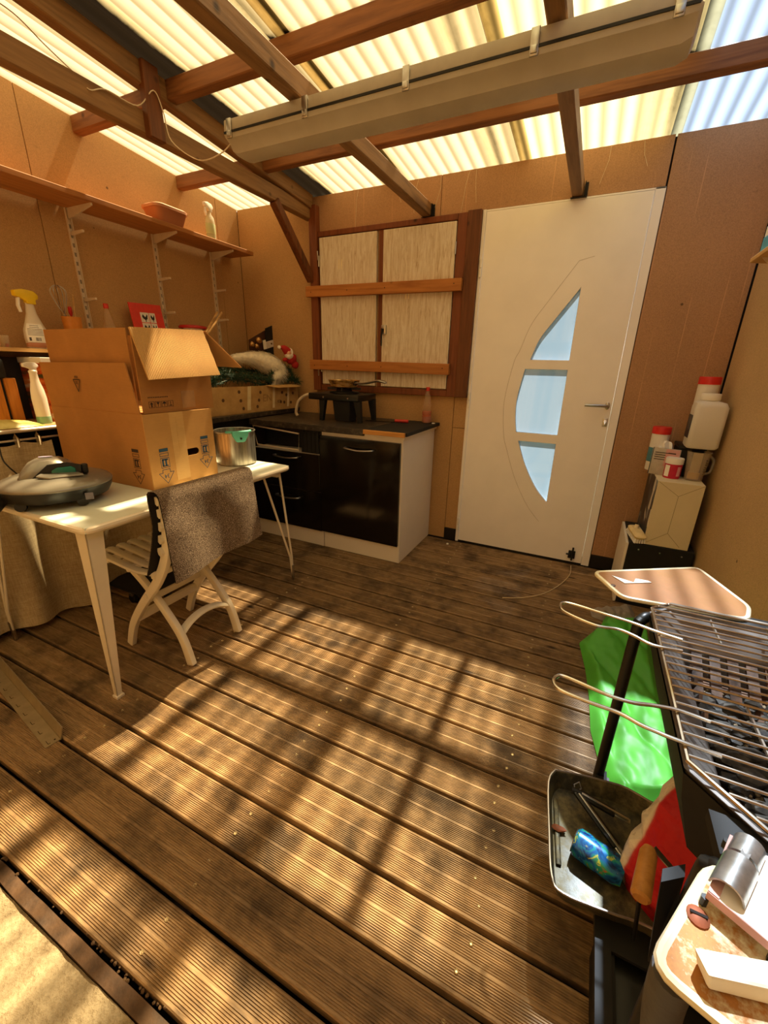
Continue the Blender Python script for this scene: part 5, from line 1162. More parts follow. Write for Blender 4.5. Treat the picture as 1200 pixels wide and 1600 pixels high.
p = ay(1023, 672, 2.80); tub((p.x+.035, 2.80, TZc), .044, .215, 'white wipes tub with red lid and teal band at the back of the carton', band=[(-3.3, -2.2, .05, .13, M_TEALB)])
p = az(1048, 748, TZc); tub((p.x+.004, p.y+.035, TZc), .040, .085, 'squat raspberry-red tub with white lid on the white carton', lidm=M_WHITEPL, body=M_PINKR, lh=.022, lr=1.03, band=[(-2.75, -2.1, .01, .07, M_LABEL), (-1.2, -.75, .015, .065, mat('pale_pink', '#d99aa0', .5))])
# measuring jug
p = az(1082, 752, TZc); c0 = V((p.x+.006, p.y+.04, TZc)); jg = thing('measuring_jug', 'clear measuring jug with printed scale and yellow packet inside on the white carton', 'jug', c0)
build(MB().lathe([(0,.003),(.036,0),(.040,.004),(.053,.145),(.056,.15),(.0525,.15),(.0375,.006),(0,.006)], 28, c0), 'jug_body', clear('jug_plastic', '#efe6d6', .75, .1), jg)
build(MB().tube(smooth_path([c0+V((.04,.028,.03)), c0+V((.075,.05,.04)), c0+V((.08,.055,.10)), c0+V((.05,.035,.13))], 5), .006, 8), 'handle', clear('jug_handle', '#e6dccb', .5, .15), jg)
build(MB().tube([c0+V((-.004,-.004,.007)), c0+V((-.002,-.002,.04))], .026, 14), 'yellow_packet', M_YEL, jg)
build(MB().box(c0.x-.024, c0.x+.018, c0.y-.004, c0.y+.004, c0.z+.02, c0.z+.142), 'paper_packet', mat('cream_packet', '#d8caa0', .6), jg, bevel=.002)
for k in range(7): 
    a = -1.05; r_ = .0455+.0065*k/7+.0025; z_ = .04+.012*k
    build(MB().grid(lambda u, v: (c0.x+r_*math.cos(a+u*.22), c0.y+r_*math.sin(a+u*.22), c0.z+z_+v*.003), 3, 1), 'scale_mark', M_BLKINK, jg)
# flat printed pack and a crumpled white bag behind the tubs
p = ay(1040, 705, 2.66); pk = thing('printed_pack', 'flat grey and pink printed pack leaning behind the red tub', 'pack', (p.x, 2.67, TZc))
F_ = frame(V((p.x-.055, 2.672, TZc+.001)), (1,-.25,0), (0,.12,1))
build(MB(F_).box(0, .125, 0, .145, -.012, 0), 'pack_body', mat('grey_pack', '#b3a794', .5), pk, bevel=.003)
build(MB(F_).box(.058, .122, .05, .142, 0, .0006), 'pink_panel', mat('pink_panel', '#c9938c', .5), pk, smooth=False)
for k in range(4): build(MB(F_).box(.010, .010+(.05 if k else .06), .118-k*.012, .122-k*.012, 0, .0007), 'print_line', M_BLKINK, pk, smooth=False)
build(MB(F_).box(.070, .105, .118, .124, 0, .0012), 'hang_slot', M_BLKINK, pk, smooth=False)
build(MB(F_).box(-.003, .0, 0, .145, -.012, .0), 'blue_edge', mat('blue_edge', '#33474f', .5), pk, smooth=False)
p = ay(1060, 683, 2.74); p.x = .420; tag(build(MB().blob((p.x, 2.755, TZc+.09), .05, 3, .5, 2.6, 4, (.8,.7,1.7)), 'plastic_bag', M_LABEL, origin=(p.x, 2.755, TZc)), 'crumpled white plastic bag tucked between the tubs', 'bag')
# dark strut of loose rope on the deck by the door bolt
P = [az(892, 884, .004), az(890, 898, .004), az(874, 914, .004), az(848, 928, .004), az(815, 934, .004), az(785, 934, .004)]
tag(build(MB().tube(smooth_path(P, 8), .0028, 6), 'cord', mat('pale_cord', '#cdb58c', .8), origin=P[2]), 'thin pale cord curling on the deck in front of the door', 'cord')
pq = az(699, 851, 0); tag(build(MB().box(pq.x-.008, pq.x+.008, pq.y-.008, pq.y+.008, .0015, .012), 'paper_scrap', M_LABEL, origin=pq, bevel=.003), 'tiny white scrap on the deck beside the base cabinet', 'scrap')
# ------------------------------------------------------------------ small shelf on the right wall
rs = thing('bracket_shelf', 'short pale shelf high on the right wall', 'shelf', (XR, 2.1, 1.72))
build(MB().prism([(XR-.002, 2.56, 1.718), (.512, 2.50, 1.718), (.512, 1.75, 1.718), (XR-.002, 1.75, 1.718)], (0,0,.018)), 'shelf_board', M_PALEW, rs, smooth=False, bevel=.002)
for y_ in (1.9, 2.4): build(MB().prism([(XR-.002, y_, 1.718), (.53, y_, 1.718), (XR-.002, y_, 1.60)], (0,.004,0)), 'bracket', M_UPR, rs, smooth=False)
bl = thing('blue_box', 'blue and white box on the short right wall shelf', 'box', (.57, 2.40, 1.736))
build(MB().box(.528, .62, 2.22, 2.46, 1.737, 1.80), 'box_body', mat('sky_blue_box', '#4aa5c9', .5), bl, smooth=False, bevel=.003)
build(MB().box(.530, .622, 2.22, 2.462, 1.80, 1.84), 'white_top', M_LABEL, bl, smooth=False, bevel=.003)
dkp = thing('dark_jar', 'dark jar standing behind the blue box on the right wall shelf', 'jar', (.585, 2.13, 1.736))
build(MB().lathe([(.03,0),(.038,.006),(.038,.13),(.028,.15)], 20, (.585, 2.15, 1.737)), 'jar_body', mat('dark_olive', '#2c2d18', .4), dkp); build(MB().lathe([(.032,.15),(.032,.175),(0,.176)], 20, (.585, 2.15, 1.737)), 'jar_lid', M_BLACKPL, dkp)

# ------------------------------------------------------------------ charcoal barbecue
BZ = .70
M_GRATE = mat('grate_wire', '#c3bcae', .25, 1, .12, 60); M_PANST = mat('sooty_steel', '#8d8680', .35, .8, .3, 8)
def rustmat(name, base, rust, lo, hi, metal=.2, sc=5):
    t = NT(name); t.set(.4, metal, .4); a = t.noise(t.coord(), sc, 5, .65); b = t.noise(t.coord(), 60, 4, .7)
    f_ = t.ramp(t.mix(.35, a, b), [(lo, (0,0,0)), (hi, (1,1,1))]); t.l(t.mix(f_, C(base), t.ramp(b, [(.3, dim(C(rust), .75)), (.7, dim(C(rust), 1.3))])), t.b.inputs['Base Color'])
    t.l(t.ramp(f_, [(0, (.35,)*3), (1, (.6,)*3)]), t.b.inputs['Roughness']); t.bump(b, .15, .002); return t.m
M_RUSTY = rustmat('rusted_steel', '#2c2016', '#5e3a18', .35, .6, .1, 12)
bbq = thing('barbecue', 'charcoal barbecue with octagonal fire pan, wire grate and enamelled side shelves by the right wall', 'barbecue', (.40, .85, 0))
ox0, ox1, oy0, oy1, chf = .222, .605, .548, 1.140, .075
def octo(i, z, yi=None):
    a, b, c_, d_ = ox0+i, ox1-i, oy0+i, oy1-i; k = chf-.4*i
    return [(a, c_+k, z), (a+k, c_, z), (b-k, c_, z), (b, c_+k, z), (b, d_-k, z), (b-k, d_, z), (a+k*.6, d_, z), (a, d_-k*.6, z)]
build(MB().loft([octo(.05, BZ-.17), octo(.012, BZ-.06), octo(0, BZ), octo(-.004, BZ+.006), octo(.003, BZ+.006), octo(.012, BZ), octo(.055, BZ-.035), octo(.065, BZ-.05), octo(.085, BZ-.125)], cap=True), 'fire_pan', M_PANST, bbq, ang=30)
build(MB().loft([octo(.045, BZ-.18), octo(.008, BZ-.06), octo(-.003, BZ-.004)], cap=False), 'pan_shell', M_BLACKMAT, bbq, ang=30)
bed = build(MB().prism(octo(.078, BZ-.118), (0,0,.006)), 'fire_bed', M_RUSTY, bbq, smooth=False)
for k in range(6):   # rusty ribs at the far end
    x_ = .318+k*.034; build(MB().bar((x_, 1.055, BZ-.045), (x_-.004, .93, BZ-.105), .020, .008, (0,0,1)), 'rusty_rib', M_RUSTY, bed, smooth=False)
for k in range(4): build(MB().bar((.300, .84+k*.05, BZ-.052), (.306, .88+k*.05, BZ-.10), .012, .006, (1,0,0)), 'rusty_rib', M_RUSTY, bed, smooth=False)
r_ = random.Random(9); mb = MB()
for k in range(330):
    x_ = r_.uniform(.315, .535); y_ = r_.uniform(.645, .98); s_ = r_.uniform(.006, .021)
    if y_ > .9 and r_.random() < .5: continue
    mb.blob((x_, y_, BZ-.105+r_.uniform(0, .028)), s_, 1, .6, 1.8, k, (1.4, .9, .8))
co_ = build(mb, 'charcoal', mat('charcoal', '#16130f', .7, 0, .5, 60, c2='#4a443b'), bed, smooth=False); co_['kind'] = 'stuff'; co_['label'] = 'bed of burnt charcoal lumps and ash'
mb = MB()
for k in range(500): mb.blob((r_.uniform(.31, .54), r_.uniform(.63, 1.0), BZ-.105+r_.uniform(0, .012)), r_.uniform(.003, .007), 1, .6, 2, k)
o = build(mb, 'ash', mat('ash_chips', '#9a866a', .9, 0, .5, 90), bed, smooth=False); o['kind'] = 'stuff'
for (x_, y_, a) in ((.46, .82, .5), (.43, .745, 1.0)): build(MB().tube([(x_-.02*math.cos(a), y_-.02*math.sin(a), BZ-.062), (x_+.02*math.cos(a), y_+.02*math.sin(a), BZ-.058)], .007, 8), 'cork_stub', mat('cork', '#c08a52', .8), bed)
# wire grate
gt = build(MB().tube([V(p) for p in octo(-.001, BZ+.018)], .004, 8, True), 'grate', M_GRATE, bbq)
ng = 25
for k in range(ng):
    y_ = lerp(oy0+.012, oy1-.008, k/(ng-1)); a = ox0; b = ox1
    if y_ < oy0+chf: a += (oy0+chf-y_); b -= (oy0+chf-y_)
    if y_ > oy1-chf*.6: a += (y_-(oy1-chf*.6))
    if y_ > oy1-chf: b -= (y_-(oy1-chf))
    build(MB().tube([(a, y_, BZ+.021), (b, y_, BZ+.021)], .0024, 6), 'grate_wire', M_GRATE, gt)
for x_, y0_, y1_ in ((.335, .60, .80), (.34, 1.0, 1.10), (.45, .86, 1.12), (.52, .6, 1.1)): build(MB().tube([(x_, y0_, BZ+.017), (x_, y1_, BZ+.017)], .003, 6), 'cross_wire', M_GRATE, gt)
def loop(up_, tip, lo_):
    P = [az(a, b, BZ+.026) for a, b in up_]+[az(a, b, BZ+.026) for a, b in tip]+[az(a, b, BZ+.026) for a, b in lo_]
    return build(MB().tube(smooth_path(P, 5), .0034, 8), 'grate_handle', M_GRATE, gt)
loop([(1066, 1000), (1020, 985), (985, 972), (940, 958)], [(895, 944), (880, 942), (876, 947), (884, 957)], [(930, 977), (965, 983), (990, 993), (1020, 1008), (1066, 1017)])
loop([(1110, 1128), (1060, 1110), (1020, 1102), (990, 1098), (950, 1086)], [(885, 1058), (870, 1057), (865, 1065), (875, 1078)], [(915, 1095), (967, 1114), (1000, 1132), (1030, 1145), (1054, 1155), (1127, 1182)])
# side shelves, warped and rusted enamel sheet
M_SHF = rustmat('rust_orange_shelf', '#9c6c36', '#7c4a1a', .3, .75, .1, 3); M_SHN = rustmat('cream_rusted_shelf', '#d8cba0', '#a06a2e', .42, .52, .1, 3.5)
def shelf(poly, mm, rimm, name):
    P = [V((a, b, BZ)) for a, b in poly]; c_ = sum(P, V())/len(P)
    def rnd_corner(pp, r):
        out = []
        for i, p in enumerate(pp):
            a = (pp[i-1]-p).normalized(); b = (pp[(i+1) % len(pp)]-p).normalized()
            for k in range(5):
                t = k/4; q0_ = p+a*r; q1_ = p+b*r; out.append((1-t)**2*q0_+2*t*(1-t)*p+t*t*q1_)
        return out
    R0 = rnd_corner(P, .022)
    s_ = build(MB().loft([R0, [p+(c_-p).normalized()*.002+V((0,0,.008)) for p in R0]]), name, mm, bbq, smooth=False)
    build(MB().tube([p+V((0,0,.004)) for p in R0], .006, 8, True), 'shelf_rim', rimm, s_); return s_
M_RIMC = mat('cream_rim', '#e6d9b4', .35, 0, .12, 20)
far = shelf([(.160, 1.146), (.092, 1.268), (.378, 1.452), (.452, 1.245), (.43, 1.17)], M_SHF, M_RIMC, 'side_shelf')
near = shelf([(.224, .478), (.150, .342), (.225, .318), (.60, .30), (.60, .470)], M_SHN, M_RIMC, 'side_shelf')
for px, py, s_ in ((909, 0, far),): pass
q = az(958, 915, BZ+.008); build(MB().lathe([(.006,0),(.006,.002),(0,.003)], 10, q), 'bolt', M_RUSTY, far)
q = az(1090, 1433, BZ+.008); sc_ = build(MB().lathe([(.011,0),(.011,.002),(.006,.005),(0,.0055)], 16, q), 'bolt', mat('rusty_bolt', '#8a4a2c', .6, .3, .2, 80), near); build(MB().box(q.x-.008, q.x+.008, q.y-.0015, q.y+.0015, q.z+.0045, q.z+.0062), 'bolt_slot', M_DARK, sc_, smooth=False)
build(MB().box(.235, .50, oy1-.01, 1.20, BZ-.02, BZ-.001), 'shelf_bracket', M_BLACKMAT, bbq, smooth=False)
build(MB().box(.24, .50, .44, oy0+.02, BZ-.02, BZ-.001), 'shelf_bracket', M_BLACKMAT, bbq, smooth=False)
# tubular frame: legs, top hoop
def leg(x_, y_, bend):
    P = smooth_path([(x_, y_, .0), (x_, y_, .35), (x_, y_, BZ-.06), (x_+.006, y_+bend*.25, BZ-.022), (x_+.03, y_+bend, BZ-.018), (x_+.09, y_+bend*1.3, BZ-.022)], 6)
    return build(MB().tube(P, .0135, 12), 'leg', M_BLACKPL, bbq)
leg(.200, 1.09, .028); leg(.585, 1.09, .02); leg(.585, .60, -.02)
lg = leg(.232, .50, -.01)
q = az(1040, 1535, BZ-.03)
build(MB().tube(smooth_path([az(1052, 1520, BZ-.014), az(1038, 1560, BZ-.08), az(1030, 1600, BZ-.15), az(1026, 1640, BZ-.22)], 5), .019, 14), 'grip_sleeve', mat('dark_grey_grip', '#4d4a48', .6, 0, .15, 30, .2), lg)
build(MB().box(.215, .60, .66, 1.06, .150, .158).box(.19, .22, .52, 1.10, .145, .16), 'lower_shelf', M_BLACKMAT, bbq, smooth=False)
build(MB().box(.208, .228, .50, 1.09, .135, .150).box(.575, .595, .60, 1.09, .135, .150), 'lower_rail', M_BLACKPL, bbq, smooth=False)
# slotted steel wind shield on the far right
A = V((.452, 1.105, BZ+.004)); Fw = frame(A, V((.17, .05, 0)), (0,0,1)); W_, Hh = .155, .135
def slot(cx_, cy_, L, r, a):
    out = []
    for s_, a0 in ((1, -90), (-1, 90)):
        for k in range(0, 181, 30):
            t = math.radians(a0+k); x_, y_ = s_*L/2+r*math.cos(t), r*math.sin(t); out.append((cx_+x_*math.cos(a)-y_*math.sin(a), cy_+x_*math.sin(a)+y_*math.cos(a)))
    return out
outl = [(0, 0), (W_, 0), (W_, Hh), (.008, Hh), (0, Hh-.008)]
for zc_ in (.112, .072, .030):
    outl += [(0, zc_+.005), (.012, zc_+.005), (.026, zc_-.006), (.026, zc_-.014), (.020, zc_-.016), (.008, zc_-.005), (0, zc_-.005)]
build  # wind shield
plate([outl, slot(.062, .085, .022, .005, -.2), slot(.060, .042, .022, .005, -.2), slot(.11, .085, .022, .005, -.2), slot(.11, .042, .022, .005, -.2)], .0025, Fw, 'wind_shield', rustmat('heat_stained_steel', '#7a6a50', '#4a3826', .4, .7, .8, 8), bbq)

# white folded knife-like paper on the far shelf
def px_prism(pts, z_, t_): return MB().prism([az(a, b, z_) for a, b in pts], (0,0,t_))
tag(build(px_prism([(956, 900), (976, 912), (1018, 911), (1012, 908), (993, 905), (990, 911), (972, 905)], BZ+.0085, .002), 'paper_scrap', M_LABEL, origin=az(985, 908, BZ+.008), smooth=False), 'folded white paper scrap on the rusty far barbecue shelf', 'paper')
# on the near shelf: white block and galvanised clip on a pink-edged tile
zt = BZ+.009
top = [az(1083, 1478, zt+.024), az(1250, 1508, zt+.024), az(1245, 1556, zt+.024), az(1107, 1525, zt+.024)]
bot = [az(a, b, zt) for a, b in ((1083+4, 1500), (1250, 1536), (1245, 1583), (1106, 1547))]
def dent(k): return k
tag(build(MB().hexa(bot, top), 'foam_block', mat('white_foam', '#efe6cf', .7, 0, .05, 30, .15), origin=sum(bot, V())/4, smooth=False, bevel=.003), 'white foam block lying on the cream rusted barbecue shelf', 'block')
tl = thing('steel_clip', 'galvanised half-pipe clip screwed on a white tile with pink edge', 'clip', az(1160, 1400, zt))
M_PINK = mat('pink_edge', '#c99a92', .6, 0, .12, 40, .2)
z2 = zt+.012
Q = [az(1140, 1305, z2+.010), az(1106, 1392, z2+.010), az(1215, 1482, z2+.010), az(1262, 1370, z2+.010)]
def quad_in(u, v): return Q[0].lerp(Q[3], u).lerp(Q[1].lerp(Q[2], u), v)
build(MB().hexa([p-V((0,0,.009)) for p in Q], Q), 'tile', M_LABEL, tl, smooth=False, bevel=.0015)
build(MB().hexa([p+V((0,0,.0002)) for p in (quad_in(0,0), quad_in(.17,0), quad_in(.17,1), quad_in(0,1))], [p+V((0,0,.0016)) for p in (quad_in(0,0), quad_in(.17,0), quad_in(.17,1), quad_in(0,1))]), 'pink_edge', M_PINK, tl, smooth=False)
build(MB().hexa([p-V((0,0,.010)) for p in (quad_in(0,1), quad_in(1,1), quad_in(1,1.012), quad_in(0,1.012))], [p+V((0,0,.0005)) for p in (quad_in(0,1), quad_in(1,1), quad_in(1,1.012), quad_in(0,1.012))]), 'pink_side', M_PINK, tl, smooth=False)
for a, b in ((Q[0], 0), (Q[1], 0), (Q[2], 0), (Q[3], 0)): build(MB().tube([a-V((0,0,.010)), V((a.x, a.y, zt))], .004, 6), 'tile_stud', M_BLACKPL, tl)
pA, pB = az(1171, 1322, z2+.012), az(1134, 1398, z2+.012); ax_ = (pB-pA).normalized(); sd = ax_.cross(V((0,0,1)))
def half(a, b, r, t_):
    R_ = []
    for p in (a, b):
        o_ = [p+sd*r*math.cos(t)+V((0,0,1))*r*1.0*math.sin(t) for t in [math.pi*k/12 for k in range(13)]]
        i_ = [p+sd*(r-t_)*math.cos(t)+V((0,0,1))*(r-t_)*math.sin(t) for t in [math.pi*k/12 for k in range(12, -1, -1)]]
        R_.append(o_+i_)
    return MB().loft(R_)
M_GALV2 = mat('galvanised_spangle', '#aeb0ae', .3, .85, .2, 70)
hp_ = build(half(pA, pA.lerp(pB, .36), .0155, .002), 'half_pipe', M_GALV2, tl); build(half(pA.lerp(pB, .42), pB, .0165, .002), 'half_pipe', M_GALV2, tl)
build(MB().bar(pA.lerp(pB, .30)+V((0,0,.014)), pA.lerp(pB, .46)+V((0,0,.015)), .008, .002), 'clip_tongue', M_GALV2, tl)

# ------------------------------------------------------------------ roasting tray on the lower shelf with its contents
RZt = .160
tr_ = thing('roasting_tray', 'dark roasting tray with raised rim on the lower barbecue shelf', 'tray', (.26, .82, RZt))
M_TRAY = rustmat('greasy_tray', '#3c3a30', '#6e6446', .45, .62, .3, 7)
rim = [az(a, b, RZt+.045) for a, b in ((868, 1203), (857, 1222), (858, 1300), (862, 1368), (880, 1396), (950, 1425), (1022, 1452))]
rim += [V((.46, .70, RZt+.045)), V((.46, .93, RZt+.045)), az(1000, 1243, RZt+.045), az(940, 1219, RZt+.045)]
c_ = sum(rim, V())/len(rim); Rs = []
sm_ = smooth_path(rim+[rim[0]], 4)[:-1]
inn = lambda k, z_: [V((lerp(p.x, c_.x, k), lerp(p.y, c_.y, k), z_)) for p in sm_]
build(MB().loft([inn(.10, RZt), inn(.0, RZt+.044), inn(-.012, RZt+.046), inn(.02, RZt+.045), inn(.115, RZt+.004)]), 'tray_body', M_TRAY, tr_, ang=50)
build(MB().tube(sm_, .0028, 6, True), 'rolled_rim', M_PANST, tr_)
pts = [az(868, 1248, RZt+.008), az(871, 1300, RZt+.008), az(873, 1352, RZt+.008)]
build(MB().bar(pts[0], pts[2], .012, .006), 'embossed_step', M_TRAY, tr_, bevel=.002)
tag(build(MB().blob(az(873, 1294, RZt+.014), .011, 2, .6, 2.5, 3, (1.5,.8,.45)), 'food_scrap', mat('food_scrap', '#8a4b2c', .7, 0, .4, 60), origin=az(873, 1294, RZt+.006)), 'small brown food scrap on the tray edge', 'scrap')
# painted drinks can
ca_, cb_ = az(901, 1315, RZt+.036), az(965, 1362, RZt+.034); ca_.z = cb_.z = RZt+.0362; dr = (cb_-ca_).normalized()
cn2 = thing('painted_can', 'blue painted can with red and green art lying in the roasting tray', 'can', V(((ca_.x+cb_.x)/2, (ca_.y+cb_.y)/2, RZt+.004)))
def canart():
    t = NT('can_art'); t.set(.25, .3, .5); a = t.noise(t.coord(), 22, 3, .6, 1.5); b = t.noise(t.coord((1,1,1), (.4,.3,0)), 40, 4, .6, .8)
    c = t.ramp(a, [(.34, C('#0f2c58')), (.44, C('#1d62a8')), (.52, C('#1f8f9c')), (.60, C('#2f9a5a')), (.66, C('#c83a22'))])
    c = t.mix(t.ramp(b, [(.62, (0,0,0)), (.66, (.8,.8,.8))]), c, C('#cfd84a')); t.l(c, t.b.inputs['Base Color']); return t.m
Fc = frame(ca_, V((-dr.y, dr.x, 0)), V((0,0,1))); Fc = Fc @ Matrix.Identity(4)
Xc = Matrix.Translation(ca_) @ dr.to_track_quat('Z', 'Y').to_matrix().to_4x4(); LL = (cb_-ca_).length+.012
build(MB(Xc).lathe([(.026,-.004),(.032,.002),(.0325,.01),(.0315,LL-.018),(.028,LL-.006),(.026,LL)], 28), 'can_body', canart(), cn2)
build(MB(Xc).lathe([(.026,-.004),(.027,-.006),(.024,-.003),(0,-.002)], 28), 'can_lid', M_STEEL, cn2)
text('ospin', .030, Xc @ Matrix.Translation((0,0,.028)) @ Matrix.Rotation(-2.3, 4, 'Z') @ Matrix.Translation((.0328,0,0)) @ Matrix.Rotation(math.pi/2, 4, 'Y') @ Matrix.Rotation(math.pi/2, 4, 'Z') @ Matrix.Rotation(.5, 4, 'Z'), 'lettering', mat('lime_ink', '#c9d65a', .5), cn2, .0004) if False else None
# barbecue tongs
tn = thing('barbecue_tongs', 'black and steel barbecue tongs lying open in the roasting tray', 'tongs', az(905, 1240, RZt+.01))
h_ = az(901, 1237, RZt+.055)
for e_, zz in ((az(992, 1362, RZt+.03), 0), (az(985, 1285, RZt+.04), 0)):
    b_ = h_.lerp(e_, .72); build(MB().bar(h_, b_, .022, .008), 'arm', M_BLACKPL, tn, bevel=.002); build(MB().bar(h_.lerp(e_, .04)+V((0,0,.005)), h_.lerp(e_, .97)+V((0,0,.005)), .006, .003), 'steel_spine', M_STEEL, tn, bevel=.001)
    build(MB().bar(b_, e_, .014, .003), 'tip', M_STEEL, tn, bevel=.001)
build(MB().tube([h_-V((.012,0,0)), h_+V((.012,0,0))], .008, 8), 'pivot', M_DKMETAL, tn)
build(MB().tube([az(897, 1226, RZt+.06), az(905, 1222, RZt+.06), az(908, 1232, RZt+.058), az(899, 1240, RZt+.057)], .002, 6, True), 'hanging_ring', M_STEEL, tn)
# paper charcoal bag, red and white
bc = V((.352, .815, RZt+.006)); BPH = math.radians(-38); cbg = thing('charcoal_bag', 'crumpled red and white paper charcoal bag standing in the roasting tray', 'bag', bc)
def bagmat():
    t = NT('charcoal_bag_paper'); t.set(.55, 0, .3); s_ = t.n('SeparateXYZ'); co = t.coord(); t.l(co, s_.inputs[0])
    u = t.math('ADD', t.math('MULTIPLY', s_.outputs[0], math.cos(BPH)), t.math('MULTIPLY', s_.outputs[1], math.sin(BPH))); n_ = t.math('MULTIPLY', t.math('SUBTRACT', t.noise(co, 14, 2), .5), .02); u = t.math('ADD', u, n_)
    redm = t.ramp(t.math('ADD', u, .5), [(.425, (0,0,0)), (.430, (1,1,1)), (.535, (1,1,1)), (.541, (0,0,0))])
    c = t.mix(redm, C('#d9cdbb'), C('#b81a20')); bl = t.noise(t.coord(), 50, 3); e = t.ramp(t.math('ADD', u, .5), [(.39, (1,1,1)), (.42, (0,0,0))])
    c = t.mix(t.mix(1, e, t.ramp(bl, [(.58, (0,0,0)), (.62, (.8,.8,.8))]), 'MULTIPLY'), c, C('#4a423a')); t.l(c, t.b.inputs['Base Color']); t.bump(t.noise(co, 16, 3, .5), .9, .03); return t.m
def bagring(z_, hx, hy, sh, sd_):
    out = []
    for k in range(28):
        a = 2*math.pi*k/28; x_ = abs(math.cos(a))**.55*math.copysign(1, math.cos(a))*hx; y_ = abs(math.sin(a))**.55*math.copysign(1, math.sin(a))*hy
        q_ = mnoise.noise(V((math.cos(a)*1.6, math.sin(a)*1.6, z_*22+sd_)))*.030
        xa, ya = sh[0]+x_*(1+q_*6), sh[1]+y_*(1+q_*6); out.append((bc.x+xa*math.cos(BPH)-ya*math.sin(BPH), bc.y+xa*math.sin(BPH)+ya*math.cos(BPH), bc.z+z_+q_*.6))
    return out
rings = [bagring(z_, hx, hy, sh, 1) for z_, hx, hy, sh in ((0, .098, .085, (0,0)), (.05, .106, .092, (0,0)), (.12, .104, .088, (-.004,.004)), (.15, .100, .084, (0,.004)), (.18, .098, .076, (-.006,.012)), (.225, .088, .055, (-.008,.02)), (.255, .078, .026, (-.010,.03)), (.262, .07, .010, (-.010,.035)))]
build(MB().loft(rings), 'bag_paper', bagmat(), cbg, ang=22)
# brush: black bristle head and grey strap resting on the bag; wooden-handled knife
q1_, q2_ = az(1078, 1262, .45), az(1140, 1300, .43)
kn = thing('grill_brush', 'black-headed grill brush with clear strap lying on the charcoal bag', 'brush', q1_)
build(MB().bar(q1_-V((.016,.006,0)), q1_+V((.018,-.008,0)), .028, .016), 'brush_head', M_BLACKMAT, kn, bevel=.004)
build(MB().tube(smooth_path([q1_+V((.0,.004,.006)), q1_.lerp(q2_, .5)+V((0,0,.012)), q2_], 5), .014, 8, flat=.18), 'strap', clear('grey_strap', '#b9b3a8', .35, .2), kn)
w0, w1 = az(1015, 1325, .40), az(1000, 1405, .385)
sp_ = thing('scraper', 'scraper with turned wooden handle and grey blade leaning by the charcoal bag', 'scraper', w1)
build(MB().tube([w0, w0.lerp(w1, .12), w0.lerp(w1, .6), w0.lerp(w1, .95), w1], [.010, .015, .016, .0165, .012], 14), 'wooden_handle', wood('turned_beech', '#c28a48', '#9a6530', 2, .5, knots=False), sp_)
build(MB().bar(az(1022, 1325, .405), az(1066, 1376, .385), .012, .003), 'blade', M_STEEL, sp_, bevel=.001)
build(MB().tube([w1+V((0,.004,0)), V((w1.x+.03, w1.y+.05, .20))], .004, 6), 'tang', M_DKMETAL, sp_)
# black metal plate and printed card hanging under the near shelf
bp_ = thing('black_plate', 'black metal plate hanging upright below the cream barbecue shelf', 'plate', (.22, .58, .42))
A1, A2 = az(1033, 1378, .60), az(1070, 1370, .60); B1, B2 = az(1012, 1502, .47), az(1030, 1512, .47)
build(MB().hexa([B1, B2, B2+V((.004,.02,0)), B1+V((.004,.02,0))], [A1, A2, A2+V((.004,.02,0)), A1+V((.004,.02,0))]), 'plate_sheet', M_BLACKMAT, bp_, smooth=False)
sb_ = thing('storage_box', 'low black storage box on the deck under the near barbecue shelf', 'box', (.38, .62, 0))
build(MB().box(.205, .56, .53, .72, .001, .118), 'box_body', M_BLACKMAT, sb_, bevel=.006); build(MB().box(.200, .565, .525, .725, .118, .132), 'box_lid', M_BLACKPL, sb_, bevel=.004)
pc_ = thing('printed_card', 'small printed card with dark round mark below the roasting tray', 'card', az(990, 1490, .13))
Qc = [az(966, 1470, .15), az(1012, 1503, .11), az(1010, 1470, .15), az(975, 1440, .17)]
build(MB().prism([az(967, 1448, .14), az(968, 1487, .135), az(1013, 1507, .135), az(1012, 1470, .14)], (0,0,.002)), 'card_sheet', mat('grey_card', '#9c9486', .6), pc_, smooth=False)
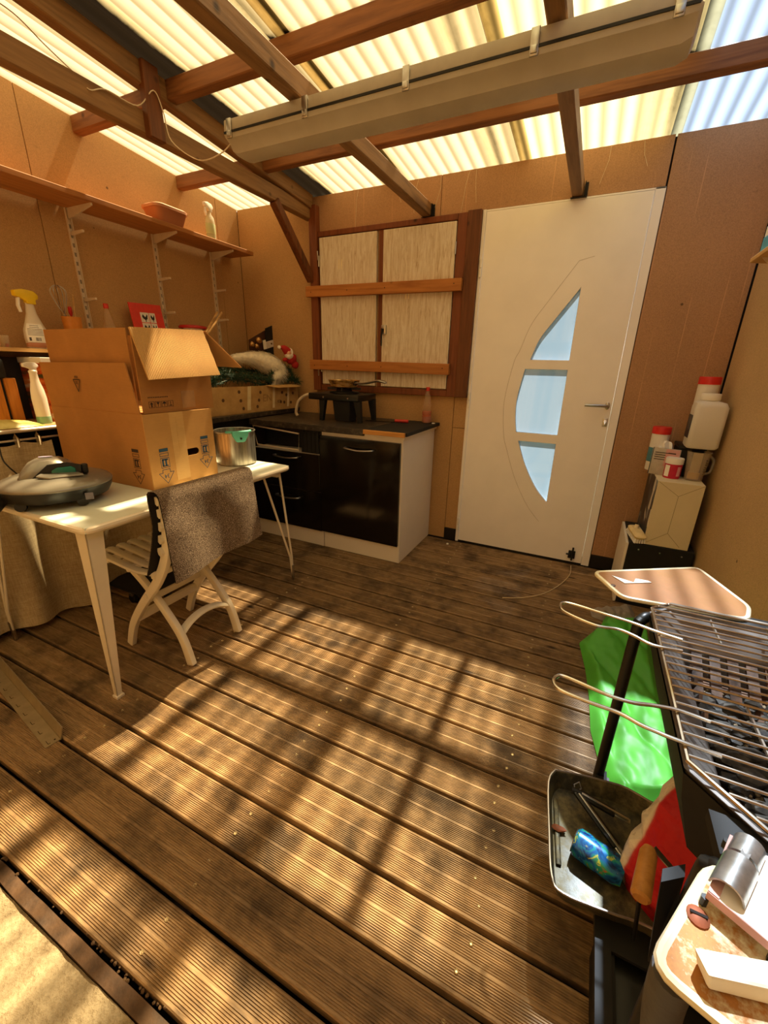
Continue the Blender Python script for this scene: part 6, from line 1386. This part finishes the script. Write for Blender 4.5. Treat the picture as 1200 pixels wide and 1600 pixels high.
build(MB().lathe([(.010,0),(.010,.0006),(0,.0006)], 16, az(1000, 1487, .138)), 'round_mark', M_BLKINK, pc_)
for k in range(3): 
    a_, b_ = az(972, 1458+k*8, .1396), az(986, 1466+k*8, .1396); build(MB().bar(a_, b_, .002, .0008), 'print_line', M_BLKINK, pc_, smooth=False)
# ------------------------------------------------------------------ green cloth and grey rag on the deck under the barbecue
Lb = [(945, 963), (940, 975), (905, 1003), (915, 1045), (921, 1090), (923, 1140), (935, 1185), (950, 1225), (968, 1260)]
Rb = [(1000, 963), (1015, 1000), (1025, 1050), (1035, 1100), (1050, 1150), (1075, 1195), (1100, 1230), (1118, 1260), (1130, 1285)]
LbW = [az(a, b, .01) for a, b in Lb]; RbW = [az(a, b, .01) for a, b in Rb]
def gfn(u, v):
    p = poly_at(LbW, v).lerp(poly_at(RbW, v), u); e = min(1, 8*u, 8*(1-u), 10*v, 10*(1-v))
    h = .022+.030*(.5+mnoise.noise(V((p.x*7+p.y*2.5, p.y*1.6, 1))))+.024*abs(math.sin(p.x*24+p.y*9+2*mnoise.noise(V((p.x*5, p.y*5, 3)))))+.008*mnoise.noise(V((p.x*30, p.y*20, 2)))
    return (p.x, p.y, .004+max(h, .004)*e)
mb = MB().grid(gfn, 50, 90)
tag(build(mb, 'green_cloth', mat('green_nylon', '#4fa634', .5, 0, .08, 6, .1, bscale=25), origin=az(990, 1150, 0), ang=60), 'bright green crumpled nylon cloth on the deck under the barbecue', 'cloth')
Lg = [az(a, b, .01) for a, b in ((922, 952), (925, 962), (940, 968))]; Rg = [az(a, b, .01) for a, b in ((985, 945), (992, 958), (990, 970))]
def rfn(u, v):
    p = poly_at(Lg, v).lerp(poly_at(Rg, v), u); e = min(1, 6*u, 6*(1-u), 4*v, 4*(1-v)); return (p.x, p.y, .004+e*(.03+.035*abs(mnoise.noise(V((p.x*22, p.y*14, 4))))))
tag(build(MB().grid(rfn, 30, 16), 'grey_rag', mat('grey_rag', '#8d8172', .8, 0, .15, 30, .3), origin=az(955, 960, 0), ang=60), 'crumpled grey rag beside the green cloth under the barbecue', 'rag')
